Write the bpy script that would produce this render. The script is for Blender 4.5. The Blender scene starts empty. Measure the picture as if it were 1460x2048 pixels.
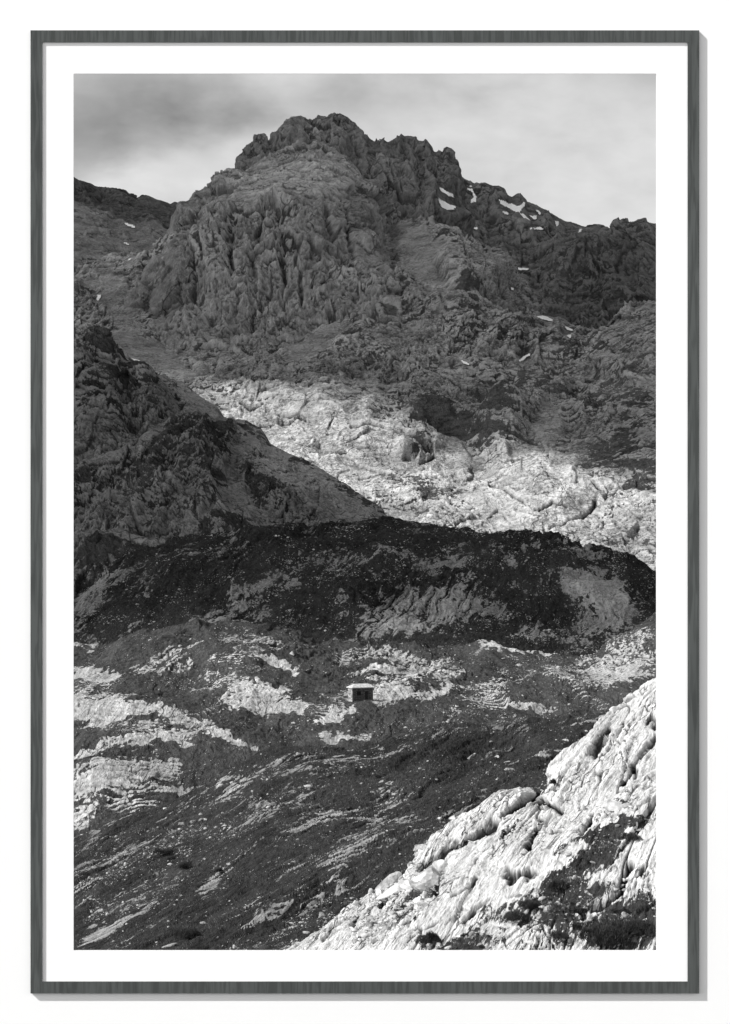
import bpy, math, random
import numpy as np
random.seed(7)
rng = np.random.default_rng(11)
F = 5807.0          # focal length in photo pixels (1460 x 2048)
CX, CY, CAMZ = 730.0, 1024.0, 1.6
f32 = np.float32

# ------------------------------------------------------------------ basics
scene = bpy.context.scene
COL = bpy.data.collections.new('Scene'); scene.collection.children.link(COL)

def tag(o, label=None, cat=None, group=None, kind=None):
    if label: o['label'] = label
    if cat: o['category'] = cat
    if group: o['group'] = group
    if kind: o['kind'] = kind
    return o

def empty(name, loc=(0, 0, 0), rz=0.0):
    o = bpy.data.objects.new(name, None); COL.objects.link(o)
    o.location = loc; o.rotation_euler = (0, 0, rz); o.empty_display_size = 0.2
    return o

def mesh_obj(name, V, Fc, mat=None, parent=None, smooth=False, attrs=None):
    """V (n,3); Fc: (m,4) or (m,3) int array, or list of tuples"""
    me = bpy.data.meshes.new(name)
    if isinstance(Fc, np.ndarray):
        k = Fc.shape[1]; m = Fc.shape[0]
        me.vertices.add(len(V)); me.vertices.foreach_set('co', np.asarray(V, f32).ravel())
        me.loops.add(m * k); me.loops.foreach_set('vertex_index', Fc.astype(np.int32).ravel())
        me.polygons.add(m); me.polygons.foreach_set('loop_start', np.arange(0, m * k, k, dtype=np.int32))
        me.polygons.foreach_set('loop_total', np.full(m, k, np.int32))
        me.update(calc_edges=True)
    else:
        me.from_pydata([tuple(map(float, v)) for v in V], [], Fc); me.update()
    if smooth: me.polygons.foreach_set('use_smooth', np.ones(len(me.polygons), bool))
    for nm, a in (attrs or {}).items():
        at = me.attributes.new(nm, 'FLOAT', 'POINT'); at.data.foreach_set('value', np.asarray(a, f32).ravel())
    if mat: me.materials.append(mat)
    o = bpy.data.objects.new(name, me); COL.objects.link(o)
    if parent: o.parent = parent
    return o

class MB:
    def __init__(s): s.v = []; s.f = []
    def box(s, x0, x1, y0, y1, z0, z1):
        b = len(s.v)
        s.v += [(x0,y0,z0),(x1,y0,z0),(x1,y1,z0),(x0,y1,z0),(x0,y0,z1),(x1,y0,z1),(x1,y1,z1),(x0,y1,z1)]
        s.f += [tuple(b+i for i in q) for q in ((0,3,2,1),(4,5,6,7),(0,1,5,4),(1,2,6,5),(2,3,7,6),(3,0,4,7))]
    def build(s, name, mat, parent=None): return mesh_obj(name, s.v, s.f, mat, parent)

# ------------------------------------------------------------------ noise
_p = rng.permutation(256).astype(np.int32); _p = np.concatenate([_p, _p])
_g = rng.normal(size=(256, 3)).astype(f32); _g /= np.linalg.norm(_g, axis=1, keepdims=True)
def _pn(x, y, z):
    xi = np.floor(x).astype(np.int32); yi = np.floor(y).astype(np.int32); zi = np.floor(z).astype(np.int32)
    fx = (x - xi).astype(f32); fy = (y - yi).astype(f32); fz = (z - zi).astype(f32)
    u = fx*fx*fx*(fx*(fx*6-15)+10); v = fy*fy*fy*(fy*(fy*6-15)+10); w = fz*fz*fz*(fz*(fz*6-15)+10)
    out = 0
    px = [_p[xi & 255], _p[(xi+1) & 255]]
    for i in (0, 1):
        wx = u if i else 1-u
        for j in (0, 1):
            wy = v if j else 1-v
            pj = _p[px[i] + ((yi+j) & 255)]
            for k in (0, 1):
                g = _g[_p[pj + ((zi+k) & 255)]]
                d = g[..., 0]*(fx-i) + g[..., 1]*(fy-j) + g[..., 2]*(fz-k)
                out = out + wx*wy*(w if k else 1-w)*d
    return out*1.6
def pn(x, y, z):
    sh = x.shape; x = x.ravel(); y = y.ravel(); z = z.ravel(); o = np.empty(x.size, f32); n = 262144
    for a in range(0, x.size, n): o[a:a+n] = _pn(x[a:a+n], y[a:a+n], z[a:a+n])
    return o.reshape(sh)
def fbm(P, oc=4, gain=.5, off=0.0):
    x, y, z = P; t = 0; a = 1.0; s = 1.0
    for i in range(oc):
        t = t + a*pn(x*s+off+i*17.3, y*s+off*.7, z*s-off*1.3); a *= gain; s *= 2.03
    return t
def ridged(P, oc=4, gain=.5, off=0.0):
    x, y, z = P; t = 0; a = 1.0; s = 1.0; pr = 1.0
    for i in range(oc):
        n = 1-np.abs(pn(x*s+off+i*11.1, y*s+off*.7, z*s-off*1.3))*1.6
        n = np.clip(n, 0, 1)**2; t = t + a*n*pr; pr = np.clip(n*1.4, 0, 1); a *= gain; s *= 2.07
    return t
def _facet(x, y, z):
    bx = np.floor(x-.5).astype(np.int32); by = np.floor(y-.5).astype(np.int32); bz = np.floor(z-.5).astype(np.int32)
    best = np.full(x.shape, 9., f32); val = np.zeros(x.shape, f32)
    for i in (0, 1):
        pi = _p[(bx+i) & 255]
        for j in (0, 1):
            pj = _p[pi + ((by+j) & 255)]
            for k in (0, 1):
                hh = _p[pj + ((bz+k) & 255)]; g = _g[hh]; g2 = _g[_p[hh+1]]
                dx = x-(bx+i+.5+g[..., 0]*.42); dy = y-(by+j+.5+g[..., 1]*.42); dz = z-(bz+k+.5+g[..., 2]*.42)
                d = dx*dx+dy*dy+dz*dz; m = d < best; best = np.where(m, d, best)
                val = np.where(m, dx*g2[..., 0]+dy*g2[..., 1]+dz*g2[..., 2]+g[..., 1]*.35, val)
    return val
def facet(P):
    x, y, z = P; sh = x.shape; x = x.ravel(); y = y.ravel(); z = z.ravel(); o = np.empty(x.size, f32); n = 262144
    for a in range(0, x.size, n): o[a:a+n] = _facet(x[a:a+n], y[a:a+n], z[a:a+n])
    return o.reshape(sh)
def sstep(a, b, x):
    t = np.clip((x-a)/(b-a), 0, 1); return t*t*(3-2*t)
def saw(u, sharp=.12):
    t = u - np.floor(u); return np.where(t < 1-sharp, t/(1-sharp), (1-t)/sharp)

def curve(pts):
    a = np.array(pts, float); return lambda x: np.interp(x, a[:, 0], a[:, 1])

# ------------------------------------------------------------------ materials
def nt(name):
    m = bpy.data.materials.new(name); m.use_nodes = True; t = m.node_tree; t.nodes.clear()
    return m, t
def N(t, typ, **kw):
    n = t.nodes.new(typ)
    for k, v in kw.items():
        if k.startswith('i_'):
            key = k[2:]; key = int(key) if key.isdigit() else key.replace('_', ' ')
            n.inputs[key].default_value = v
        else: setattr(n, k, v)
    return n
def L(t, a, b): t.links.new(a, b)
def math_(t, op, a, b=None, c=None, clamp=False):
    n = t.nodes.new('ShaderNodeMath'); n.operation = op; n.use_clamp = clamp
    for i, v in enumerate((a, b, c)):
        if v is None: continue
        if isinstance(v, (int, float)): n.inputs[i].default_value = v
        else: L(t, v, n.inputs[i])
    return n.outputs[0]
def mapr(t, v, a, b, c, d, smooth=True):
    n = t.nodes.new('ShaderNodeMapRange'); n.interpolation_type = 'SMOOTHSTEP' if smooth else 'LINEAR'
    L(t, v, n.inputs[0])
    for i, x in enumerate((a, b, c, d)): n.inputs[i+1].default_value = x
    return n.outputs[0]
def grey(t, v):
    n = t.nodes.new('ShaderNodeCombineColor'); L(t, v, n.inputs[0]); L(t, v, n.inputs[1]); L(t, v, n.inputs[2]); return n.outputs[0]

def rock_material(name, px_m, rock=.45, grass=.045, stretch=(1, 1, 1), skew=0.0, bump=1.0, crack=.5, edge=.35, skz=0.0, fleck=.3):
    """px_m : metres covered by one photo pixel at the typical distance of this surface"""
    m, t = nt(name)
    tc = N(t, 'ShaderNodeTexCoord'); mp = N(t, 'ShaderNodeMapping')
    sx = N(t, 'ShaderNodeSeparateXYZ'); L(t, tc.outputs['Object'], sx.inputs[0]); cx = N(t, 'ShaderNodeCombineXYZ')
    L(t, math_(t, 'ADD', math_(t, 'MULTIPLY_ADD', sx.outputs[1], -skew, sx.outputs[0]), math_(t, 'MULTIPLY', sx.outputs[2], skz)), cx.inputs[0])
    L(t, sx.outputs[1], cx.inputs[1]); L(t, sx.outputs[2], cx.inputs[2])
    mp.inputs['Scale'].default_value = stretch
    L(t, cx.outputs[0], mp.inputs['Vector']); V = mp.outputs[0]
    def noise(sc, det=4, rough=.6, dist=0.0, vec=V):
        n = N(t, 'ShaderNodeTexNoise'); n.inputs['Scale'].default_value = sc; n.inputs['Detail'].default_value = det
        n.inputs['Roughness'].default_value = rough; n.inputs['Distortion'].default_value = dist; L(t, vec, n.inputs['Vector']); return n.outputs['Fac']
    u = 1.0/px_m
    g = N(t, 'ShaderNodeAttribute', attribute_name='g').outputs['Fac']
    tone = N(t, 'ShaderNodeAttribute', attribute_name='tone').outputs['Fac']
    nb = noise(u/30, 6, .62, .3); nf = noise(u/7, 5, .7, .2); nm = noise(u/90, 3)
    # vegetation factor with a ragged edge
    rag = math_(t, 'ADD', math_(t, 'MULTIPLY', math_(t, 'SUBTRACT', nb, .5), 2.2*edge*2), math_(t, 'MULTIPLY', math_(t, 'SUBTRACT', nf, .5), 2.0*edge*2))
    gf = mapr(t, math_(t, 'ADD', g, rag), .42, .58, 0, 1)
    # rock albedo: mottled, veined, dark cracks
    mot = math_(t, 'ADD', mapr(t, nb, .3, .7, .72, 1.12), mapr(t, nf, .3, .7, -.16, .14))
    vo = N(t, 'ShaderNodeTexVoronoi', feature='DISTANCE_TO_EDGE'); vo.inputs['Scale'].default_value = u/26
    wv = N(t, 'ShaderNodeMixRGB', blend_type='ADD'); wv.inputs[0].default_value = 1.0
    L(t, V, wv.inputs[1])
    nc = N(t, 'ShaderNodeTexNoise'); nc.inputs['Scale'].default_value = u/18; nc.inputs['Detail'].default_value = 3
    L(t, V, nc.inputs['Vector'])
    vs = N(t, 'ShaderNodeVectorMath', operation='SCALE'); L(t, nc.outputs['Color'], vs.inputs[0]); vs.inputs['Scale'].default_value = 22*px_m
    L(t, vs.outputs[0], wv.inputs[2]); L(t, wv.outputs[0], vo.inputs['Vector'])
    ck = mapr(t, vo.outputs['Distance'], 0.0, .07, 1.0, 0.0)
    ckm = math_(t, 'MULTIPLY', ck, mapr(t, noise(u/60, 2, .5), .48, .62, 0, 1))
    crk = math_(t, 'SUBTRACT', 1.0, math_(t, 'MULTIPLY', ckm, crack))
    # lichen and moss flecks in fine streaks
    fl = noise(u/5, 4, .75, .4); fl2 = noise(u/45, 3, .6)
    fk = math_(t, 'SUBTRACT', 1.0, math_(t, 'MULTIPLY', mapr(t, math_(t, 'ADD', fl, math_(t, 'MULTIPLY', math_(t, 'SUBTRACT', fl2, .5), .5)), .50, .60, 0, 1), fleck))
    mot = math_(t, 'MULTIPLY', mot, fk)
    ra = math_(t, 'MULTIPLY', math_(t, 'MULTIPLY', math_(t, 'MULTIPLY', mot, crk), rock), tone)
    ga = math_(t, 'MULTIPLY', math_(t, 'MULTIPLY', math_(t, 'ADD', mapr(t, nf, .25, .75, .45, 1.7), mapr(t, nm, .3, .7, -.2, .3)), grass), mapr(t, tone, 0, 2, .6, 1.4, False))
    mx = N(t, 'ShaderNodeMix', data_type='FLOAT'); L(t, gf, mx.inputs['Factor'])
    L(t, ra, mx.inputs['A']); L(t, ga, mx.inputs['B'])
    # bump
    h1 = math_(t, 'ADD', math_(t, 'MULTIPLY', nb, 6.0), math_(t, 'MULTIPLY', nf, 3.0))
    h1 = math_(t, 'SUBTRACT', h1, math_(t, 'MULTIPLY', ckm, 1.6))
    gb = noise(u/3.5, 2, .7, 0, tc.outputs['Object'])
    h = math_(t, 'ADD', math_(t, 'MULTIPLY', h1, math_(t, 'SUBTRACT', 1.0, math_(t, 'MULTIPLY', gf, .55))), math_(t, 'MULTIPLY', math_(t, 'MULTIPLY', gb, gf), 2.6))
    h = math_(t, 'ADD', h, math_(t, 'MULTIPLY', gf, .8))
    bp = N(t, 'ShaderNodeBump'); bp.inputs['Strength'].default_value = min(1.0, .8*bump); bp.inputs['Distance'].default_value = px_m*2.2*bump
    L(t, h, bp.inputs['Height'])
    b = N(t, 'ShaderNodeBsdfDiffuse'); b.inputs['Roughness'].default_value = .4
    L(t, grey(t, mx.outputs[0]), b.inputs['Color']); L(t, bp.outputs[0], b.inputs['Normal'])
    o = N(t, 'ShaderNodeOutputMaterial'); L(t, b.outputs[0], o.inputs[0])
    return m

def plain(name, col, rough=.8, noise_amt=.15, scale=4.0, stretch=(1, 1, 1), bump=0.0, spec=.2):
    m, t = nt(name)
    tc = N(t, 'ShaderNodeTexCoord'); mp = N(t, 'ShaderNodeMapping'); mp.inputs['Scale'].default_value = stretch
    L(t, tc.outputs['Object'], mp.inputs[0])
    n = N(t, 'ShaderNodeTexNoise'); n.inputs['Scale'].default_value = scale; n.inputs['Detail'].default_value = 5; n.inputs['Roughness'].default_value = .65
    L(t, mp.outputs[0], n.inputs['Vector'])
    f = mapr(t, n.outputs['Fac'], .3, .7, 1-noise_amt, 1+noise_amt)
    c = N(t, 'ShaderNodeVectorMath', operation='SCALE'); c.inputs[0].default_value = col; L(t, f, c.inputs['Scale'])
    b = N(t, 'ShaderNodeBsdfPrincipled'); b.inputs['Roughness'].default_value = rough; b.inputs['Specular IOR Level'].default_value = spec
    L(t, c.outputs[0], b.inputs['Base Color'])
    if bump:
        bp = N(t, 'ShaderNodeBump'); bp.inputs['Distance'].default_value = bump; L(t, n.outputs['Fac'], bp.inputs['Height']); L(t, bp.outputs[0], b.inputs['Normal'])
    o = N(t, 'ShaderNodeOutputMaterial'); L(t, b.outputs[0], o.inputs[0])
    return m

# ------------------------------------------------------------------ terrain layers
DENSE = 1.7
def cols(x0, x1):
    a = np.arange(max(x0, 120), min(x1, 1340), DENSE)
    l, r = [], []
    s, x = DENSE, a[0]
    while x > x0: s = min(s*1.12, 60); x -= s; l.append(x)
    s, x = DENSE, a[-1]
    while x < x1: s = min(s*1.12, 60); x += s; r.append(x)
    return np.array(l[::-1] + list(a) + r)

def smooth1(a, k):
    for _ in range(k):
        b = a.copy(); b[1:-1] = (a[:-2] + 2*a[1:-1] + a[2:])*.25; a = b
    return a

LAY = {}
KR, HR, LR, FB = 'summit_crag', 'far_ridge', 'left_ridge', 'limestone_bowl'
SNOW = [
 (KR, [(876,375),(884,379),(896,385),(905,390),(906,396),(896,393),(880,384)], 'thin slanting snow strip just above the larger patch, right below the summit crag'),
 (KR, [(875,396),(880,401),(889,405),(897,410),(912,415),(905,422),(893,421),(882,416),(877,408)], 'broad snow patch at the right foot of the summit crag'),
 (HR, [(930,377),(945,379),(949,388),(954,394),(953,400),(959,408),(950,406),(944,407),(938,410),(941,402),(946,397),(943,386)], 'crooked upright snow streak on the far ridge beside the summit crag'),
 (HR, [(936,372),(945,372),(944,376),(939,375)], 'tiny snow dab above the crooked upright streak'),
 (HR, [(997,401),(1010,404),(1018,409),(1026,408),(1036,413),(1042,411),(1046,402),(1051,402),(1051,409),(1045,417),(1039,427),(1027,425),(1018,419),(1006,412),(999,409)], 'largest snow patch, smile-shaped, high on the far right ridge'),
 (HR, [(996,419),(1003,423),(1010,424),(1018,427),(1016,432),(1007,429)], 'thin broken snow sliver under the left end of the smile-shaped patch'),
 (HR, [(1038,428),(1046,428),(1053,435),(1062,443),(1057,447),(1048,440)], 'diagonal snow strip under the right end of the smile-shaped patch'),
 (HR, [(1056,431),(1064,433),(1074,432),(1074,441),(1066,441)], 'blocky snow patch touching the diagonal strip on the far right ridge'),
 (HR, [(1069,421),(1077,421),(1083,428),(1077,433),(1075,427)], 'hook-shaped snow patch just under the crest of the far right ridge'),
 (HR, [(1108,443),(1118,444),(1117,451),(1112,456),(1110,449)], 'small triangular snow patch where the far right ridge drops'),
 (HR, [(1057,456),(1070,457),(1080,455),(1087,458),(1085,462),(1068,461),(1059,461)], 'long level snow strip below all the high patches of the far ridge'),
 (HR, [(1228,466),(1245,466),(1237,476)], 'small wedge of snow farthest right, near the right edge of the picture'),
 (HR, [(1158,459),(1165,459),(1161,467),(1154,470)], 'small upright snow fleck on the low part of the far ridge'),
 (HR, [(1120,468),(1128,469),(1131,476),(1124,474)], 'little snow fleck between the triangular patch and the upright fleck'),
 (HR, [(944,456),(956,455),(955,460),(948,461)], 'small isolated snow fleck on dark rock under the crooked streak'),
 (HR, [(1035,537),(1047,537),(1059,538),(1056,544),(1046,542),(1037,543)], 'lone level snow patch in the dark hollow beneath the far ridge'),
 (FB, [(1020,577),(1028,578),(1026,583),(1021,582)], 'tiny snow spot on the rocky shoulder left of the dark hollow'),
 (FB, [(1071,636),(1084,633),(1092,635),(1105,642),(1104,645),(1096,644),(1082,641)], 'wavy snow strip above the slanting sliver on the right rock slope'),
 (FB, [(1127,654),(1135,657),(1146,662),(1144,666),(1131,661)], 'slanting snow sliver at the notch of the right rock slope'),
 (FB, [(1112,678),(1125,674),(1143,671),(1142,677),(1126,681)], 'leaf-shaped snow patch just under the slanting sliver'),
 (FB, [(1036,724),(1045,716),(1060,710),(1063,713),(1052,718),(1046,724),(1039,727)], 'comma-shaped snow patch in the middle of the right rock slope'),
 (FB, [(919,719),(928,725),(938,729),(938,734),(928,732),(921,726)], 'small snow fleck on bare rock at the centre of the bowl'),
 (LR, [(244,446),(253,447),(270,452),(272,458),(265,458),(252,453)], 'upper snow patch on the scree under the left ridge'),
 (LR, [(242,482),(250,485),(258,489),(267,494),(263,496),(252,491),(244,487)], 'lower thin snow patch on the scree under the left ridge'),
 (FB, [(250,522),(264,518),(266,521),(256,524)], 'faint snow line on the saddle left of the mountain'),
 (FB, [(195,592),(203,592),(201,599),(195,605),(192,602)], 'upright teardrop of snow on the far left slope'),
 (FB, [(262,719),(272,721),(284,725),(287,730),(275,729),(264,724)], 'sliver of snow behind the crest of the dark left crag'),
]
SNOWB = {}
for _l, _pp, _t in SNOW:
    _a = np.array(_pp, float); _lo, _hi = _a.min(0), _a.max(0)
    SNOWB.setdefault(_l, []).append(((_lo[0]+_hi[0])/2, (_lo[1]+_hi[1])/2, (_hi[0]-_lo[0])/2+6, (_hi[1]-_lo[1])/2+6))
def layer(name, x0, x1, stations, rows, disp, paint, mat, smk=6, bumps=(), cavg=.22):
    """stations: (py curve, depth curve or number, share of the rows); rows from near to far"""
    px = cols(x0, x1); nC = len(px)
    cur = [(curve(p)(px) if not callable(p) and not isinstance(p, (int, float)) else np.full(nC, float(p)),
            curve(d)(px) if not isinstance(d, (int, float)) else np.full(nC, float(d))) for p, d, *_ in stations]
    sh = [s[2] if len(s) > 2 else 0 for s in stations]
    tot = sum(sh); PY, DD = [], []
    for i in range(1, len(stations)):
        n = max(3, int(rows*sh[i]/tot))
        v = (np.arange(n)/n)[:, None] if i < len(stations)-1 else (np.arange(n)/(n-1))[:, None]
        PY.append(cur[i-1][0]*(1-v) + cur[i][0]*v); DD.append(np.exp(np.log(cur[i-1][1])*(1-v) + np.log(cur[i][1])*v))
    PY = smooth1(np.concatenate(PY), smk); DD = smooth1(np.concatenate(DD), smk)
    PX = np.broadcast_to(px, PY.shape).copy()
    X = (PX-CX)/F*DD; Y = DD.copy(); Z = CAMZ + (CY-PY)/F*DD
    for (bx, by, sx, sy, h) in bumps:      # rounded hummocks
        r2 = ((PX-bx)/sx)**2 + ((PY-by)/sy)**2
        Z = Z + h*DD/F*np.exp(-r2)
    PYs = CY-(Z-CAMZ)/DD*F
    P = [X.astype(f32), Y.astype(f32), Z.astype(f32)]
    # base normal
    dx = [np.gradient(c, axis=1) for c in P]; dv = [np.gradient(c, axis=0) for c in P]
    n = np.stack([dx[1]*dv[2]-dx[2]*dv[1], dx[2]*dv[0]-dx[0]*dv[2], dx[0]*dv[1]-dx[1]*dv[0]], -1)
    n /= np.linalg.norm(n, axis=-1, keepdims=True)+1e-9
    s = (DD/F).astype(f32)
    h, ctx = disp(P, s, PX, PYs, n)
    for (bx, by, rx, ry) in SNOWB.get(name, []): h = h*(1-.88*blob(PX, PYs, bx, by, rx, ry))
    Q = np.stack(P, -1) + n*(h*s)[..., None]
    g, tone = paint(P, s, PX, PYs, n, h, ctx)
    # plants gather in hollows; tone darker in hollows, lighter on the edges
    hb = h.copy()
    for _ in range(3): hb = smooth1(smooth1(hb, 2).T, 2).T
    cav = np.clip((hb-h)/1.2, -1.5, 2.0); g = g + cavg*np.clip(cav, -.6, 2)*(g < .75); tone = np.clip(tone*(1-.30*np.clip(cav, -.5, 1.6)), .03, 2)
    for (bx, by, rx, ry) in SNOWB.get(name, []): tone = tone*1.0
    R, C = PY.shape
    i = np.arange((R-1)*C).reshape(R-1, C)[:, :-1].ravel()
    q = np.stack([i, i+1, i+C+1, i+C], 1)
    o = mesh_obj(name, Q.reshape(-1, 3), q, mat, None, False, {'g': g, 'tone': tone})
    tag(o, kind='structure')
    LAY[name] = dict(Q=Q, px=CX+F*Q[..., 0]/Q[..., 1], py=CY-F*(Q[..., 2]-CAMZ)/Q[..., 1], g=g, n=n)
    return o

def blob(x, y, cx, cy, rx, ry, ang=0.0, p=2):
    a = math.radians(ang); dx, dy = x-cx, y-cy
    u = (dx*math.cos(a)-dy*math.sin(a))/rx; v = (dx*math.sin(a)+dy*math.cos(a))/ry   # ang>0 : rises to the right
    return np.exp(-((u*u+v*v)**p))

def sc(P, s, sizes, ky=1.0, kz=1.0, ref=None):
    """coordinates in units of 'sizes' photo pixels at the reference distance"""
    k = 1.0/(sizes*ref); return (P[0]*k, P[1]*k/ky, P[2]*k/kz)

# ---- generic rock displacement
def rocky(ref, big=30, rid=14, sw=6, fine=2.5, ky=2.0, kz=1.0, U=(1, -.2, .5), usz=22, bsz=140, rsz=60, sharp=.15, off=0.0, skew=0.0, warp=1.0, crag=2.0, csz=17, slab=0, slsz=70, rg=1.0):
    def f(P, s, PX, PY, n):
        P = (P[0]-skew*P[1], P[1], P[2])
        W = fbm(sc(P, s, rsz*1.3, ky, kz, ref), 2, .5, off+31)
        Pw = (P[0]+W*ref*rsz*.15, P[1]+W*ref*rsz*.25, P[2]-W*ref*rsz*.12)
        b = fbm(sc(P, s, bsz, ky, kz, ref), 3, .5, off); c0 = fbm(sc(P, s, csz*1.5, ky, kz, ref), 2, .5, off+44)
        r = ridged(sc((P[0], P[1], P[2]), s, rsz, ky, kz*1.25, ref), 4, .42, off+5) if rid else 0
        u = (P[0]*U[0]+P[1]*U[1]+P[2]*U[2])/(usz*ref) + warp*(W*1.6 + b*1.2)
        am = np.clip(.55+fbm(sc(P, s, usz*3.5, ky, kz, ref), 2, .5, off+9)*1.2, 0, 1.3)
        st = (saw(u, sharp)*1.0 + .5*saw(u*2.63+.37*W*4, sharp) + .25*saw(u*6.1+W*6, sharp))*am
        fi = fbm(sc(P, s, 18, ky, kz, ref), 3, .5, off+3)
        Pc = (P[0]+W*ref*csz*.25+c0*ref*csz*.10, P[1]+c0*ref*csz*ky*.10, P[2]-W*ref*csz*.15)
        cg = facet(sc(Pc, s, csz*2.6, ky, kz, ref))*1.3 + facet(sc(Pc, s, csz*1.1, ky, kz, ref))*.8 + facet(sc(Pc, s, csz*.5, ky, kz, ref))*.5 + facet(sc(Pc, s, csz*.24, ky, kz, ref))*.25
        rd = ridged(sc(Pw, s, csz*1.5, ky, kz, ref), 3, .5, off+7) - .55
        fi0 = fi
        rug = 1-rg+rg*(.3+1.0*sstep(-.35, .4, fbm(sc(P, s, 210, ky, kz, ref), 2, .5, off+91)))
        fi = fi + rug*crag*(cg*1.45 + rd*.12)/(.6*fine)
        if slab: fi = fi + slab*(facet(sc(Pc, s, slsz, ky, kz, ref)) + .45*facet(sc(Pc, s, slsz*.42, ky, kz, ref)))/(.6*fine)
        h = big*b + .5*rid*(r-.6)*(.4+.6*rug) + .8*sw*(st-.8)*(.3+.7*rug) + .6*fine*fi
        return h.astype(f32), dict(b=b, r=r, st=st, am=am, fi=fi0, W=W)
    return f

# ================= A: near limestone slope, lower right ==============
A_ref = 150/F
crestA = [(-200,2600),(300,2200),(450,2040),(540,1925),(575,1892),(600,1882),(640,1848),(700,1806),(735,1778),(762,1768),(800,1742),(830,1705),(862,1668),(905,1640),(960,1602),(1000,1572),(1040,1566),(1078,1572),(1092,1560),(1105,1535),(1128,1500),(1160,1470),(1190,1445),(1215,1420),(1240,1398),(1275,1372),(1312,1346),(1400,1300),(1700,1200),(2300,1100),(3800,900)]
def dispA(P, s, PX, PY, n):
    PX0 = PX
    h, c = rocky(A_ref, big=6, rid=0, sw=8, fine=.8, ky=3.2, kz=2.5, slab=8.5, slsz=95, rg=.4, U=(1, 0, .12), usz=34, bsz=260, rsz=95, sharp=.13, skew=.32, warp=.3, crag=1.7, csz=15)(P, s, PX, PY, n)
    # long joints between slabs
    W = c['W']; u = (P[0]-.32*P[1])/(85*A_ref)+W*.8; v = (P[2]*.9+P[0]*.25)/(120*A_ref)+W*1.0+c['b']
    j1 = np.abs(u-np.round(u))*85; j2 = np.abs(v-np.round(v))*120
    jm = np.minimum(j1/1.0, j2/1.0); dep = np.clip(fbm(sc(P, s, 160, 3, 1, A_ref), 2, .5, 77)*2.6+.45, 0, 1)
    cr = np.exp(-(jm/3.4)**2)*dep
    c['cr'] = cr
    h = h-9*cr
    ck = 0
    for pts, w in CRACKS:
        for (x0, y0), (x1, y1) in zip(pts, pts[1:]):
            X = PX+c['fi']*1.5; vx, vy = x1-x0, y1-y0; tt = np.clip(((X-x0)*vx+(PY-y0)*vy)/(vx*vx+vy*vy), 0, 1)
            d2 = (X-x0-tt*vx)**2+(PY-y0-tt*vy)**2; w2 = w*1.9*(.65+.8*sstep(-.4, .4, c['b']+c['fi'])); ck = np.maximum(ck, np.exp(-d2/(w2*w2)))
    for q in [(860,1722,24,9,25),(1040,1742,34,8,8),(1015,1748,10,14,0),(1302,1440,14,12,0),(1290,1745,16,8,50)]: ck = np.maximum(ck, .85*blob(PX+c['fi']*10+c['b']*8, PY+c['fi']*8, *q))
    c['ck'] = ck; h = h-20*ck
    return h, c
CRACKS = [([(838,1728),(862,1712),(885,1698),(905,1686),(925,1676)],4.5),([(925,1676),(948,1664),(966,1654),(985,1641)],3.5),([(1005,1626),(1028,1612),(1052,1600),(1068,1592)],3.0),([(882,1700),(876,1730),(868,1762),(857,1790)],4),([(846,1748),(866,1774),(872,1786)],3.5),([(1185,1812),(1215,1800),(1232,1785),(1243,1768),(1249,1746),(1262,1730)],2.6),([(1128,1815),(1155,1812),(1168,1826)],2.6),([(1186,1505),(1196,1484),(1206,1466),(1214,1454)],3.4),([(1244,1562),(1262,1530),(1284,1503),(1312,1468)],3.2),([(1215,1490),(1232,1462),(1244,1440)],2),([(1055,1690),(1066,1672),(1074,1660)],3.2),([(1000,1668),(1012,1660),(1026,1652)],3.2),([(1084,1600),(1100,1612),(1118,1618)],3.5),([(700,1850),(712,1832),(726,1816)],2.4),([(752,1812),(768,1790),(778,1776)],2.6),([(640,1870),(660,1850),(690,1830)],2),([(905,1790),(930,1775),(950,1752)],2),([(925,1830),(945,1808),(975,1790)],2.5),([(1160,1660),(1175,1640),(1182,1618)],2.4)]
def paintA(P, s, PX, PY, n, h, c):
    w = c['b']*30; X = PX+w; Y = PY+c['fi']*16+w*.5
    g = -.22 + .4*c['b'] + .5*(c['st']<.35)*.4
    for q in [(1105,1772,85,34,8),(1060,1830,150,26,12),(985,1812,70,18,10),(1190,1672,90,13,18),(1262,1645,70,18,20),(1262,1600,40,12,10),(1040,1655,60,14,20),(1210,1855,140,34,2),(1290,1820,70,30,10),(870,1878,90,26,10),(1000,1885,150,22,0),(1170,1800,80,12,15),(820,1835,30,14,10),(835,1800,18,16,0),(760,1800,40,8,20),(700,1822,50,7,10),(1215,1710,50,40,45),(1160,1735,70,16,30),(1275,1885,90,40,0),(1095,1570,26,16,40),(1150,1410,60,14,25),(575,1885,18,22,0),(730,1878,22,10,0),(1205,1447,14,22,60)]:
        g = g + .62*blob(X, Y, *q)
    g = g + .5*np.exp(-((PY-(1905+0*PX))/40)**2)*0
    g = g + .5*blob(X, Y, 795, 1795, 75, 55, 40)*(c['cr']*0+1) + .35*blob(X, Y, 860, 1655, 50, 14, 20)
    g = np.clip(g, -.3, 1.1)
    tone = 1.0 + .12*c['b'] - .85*c['cr'] - 1.15*c['ck']  # overhang and recess shade painted into the tone, along with dark cracks
    return g, np.clip(tone, .04, 1.6)

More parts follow.
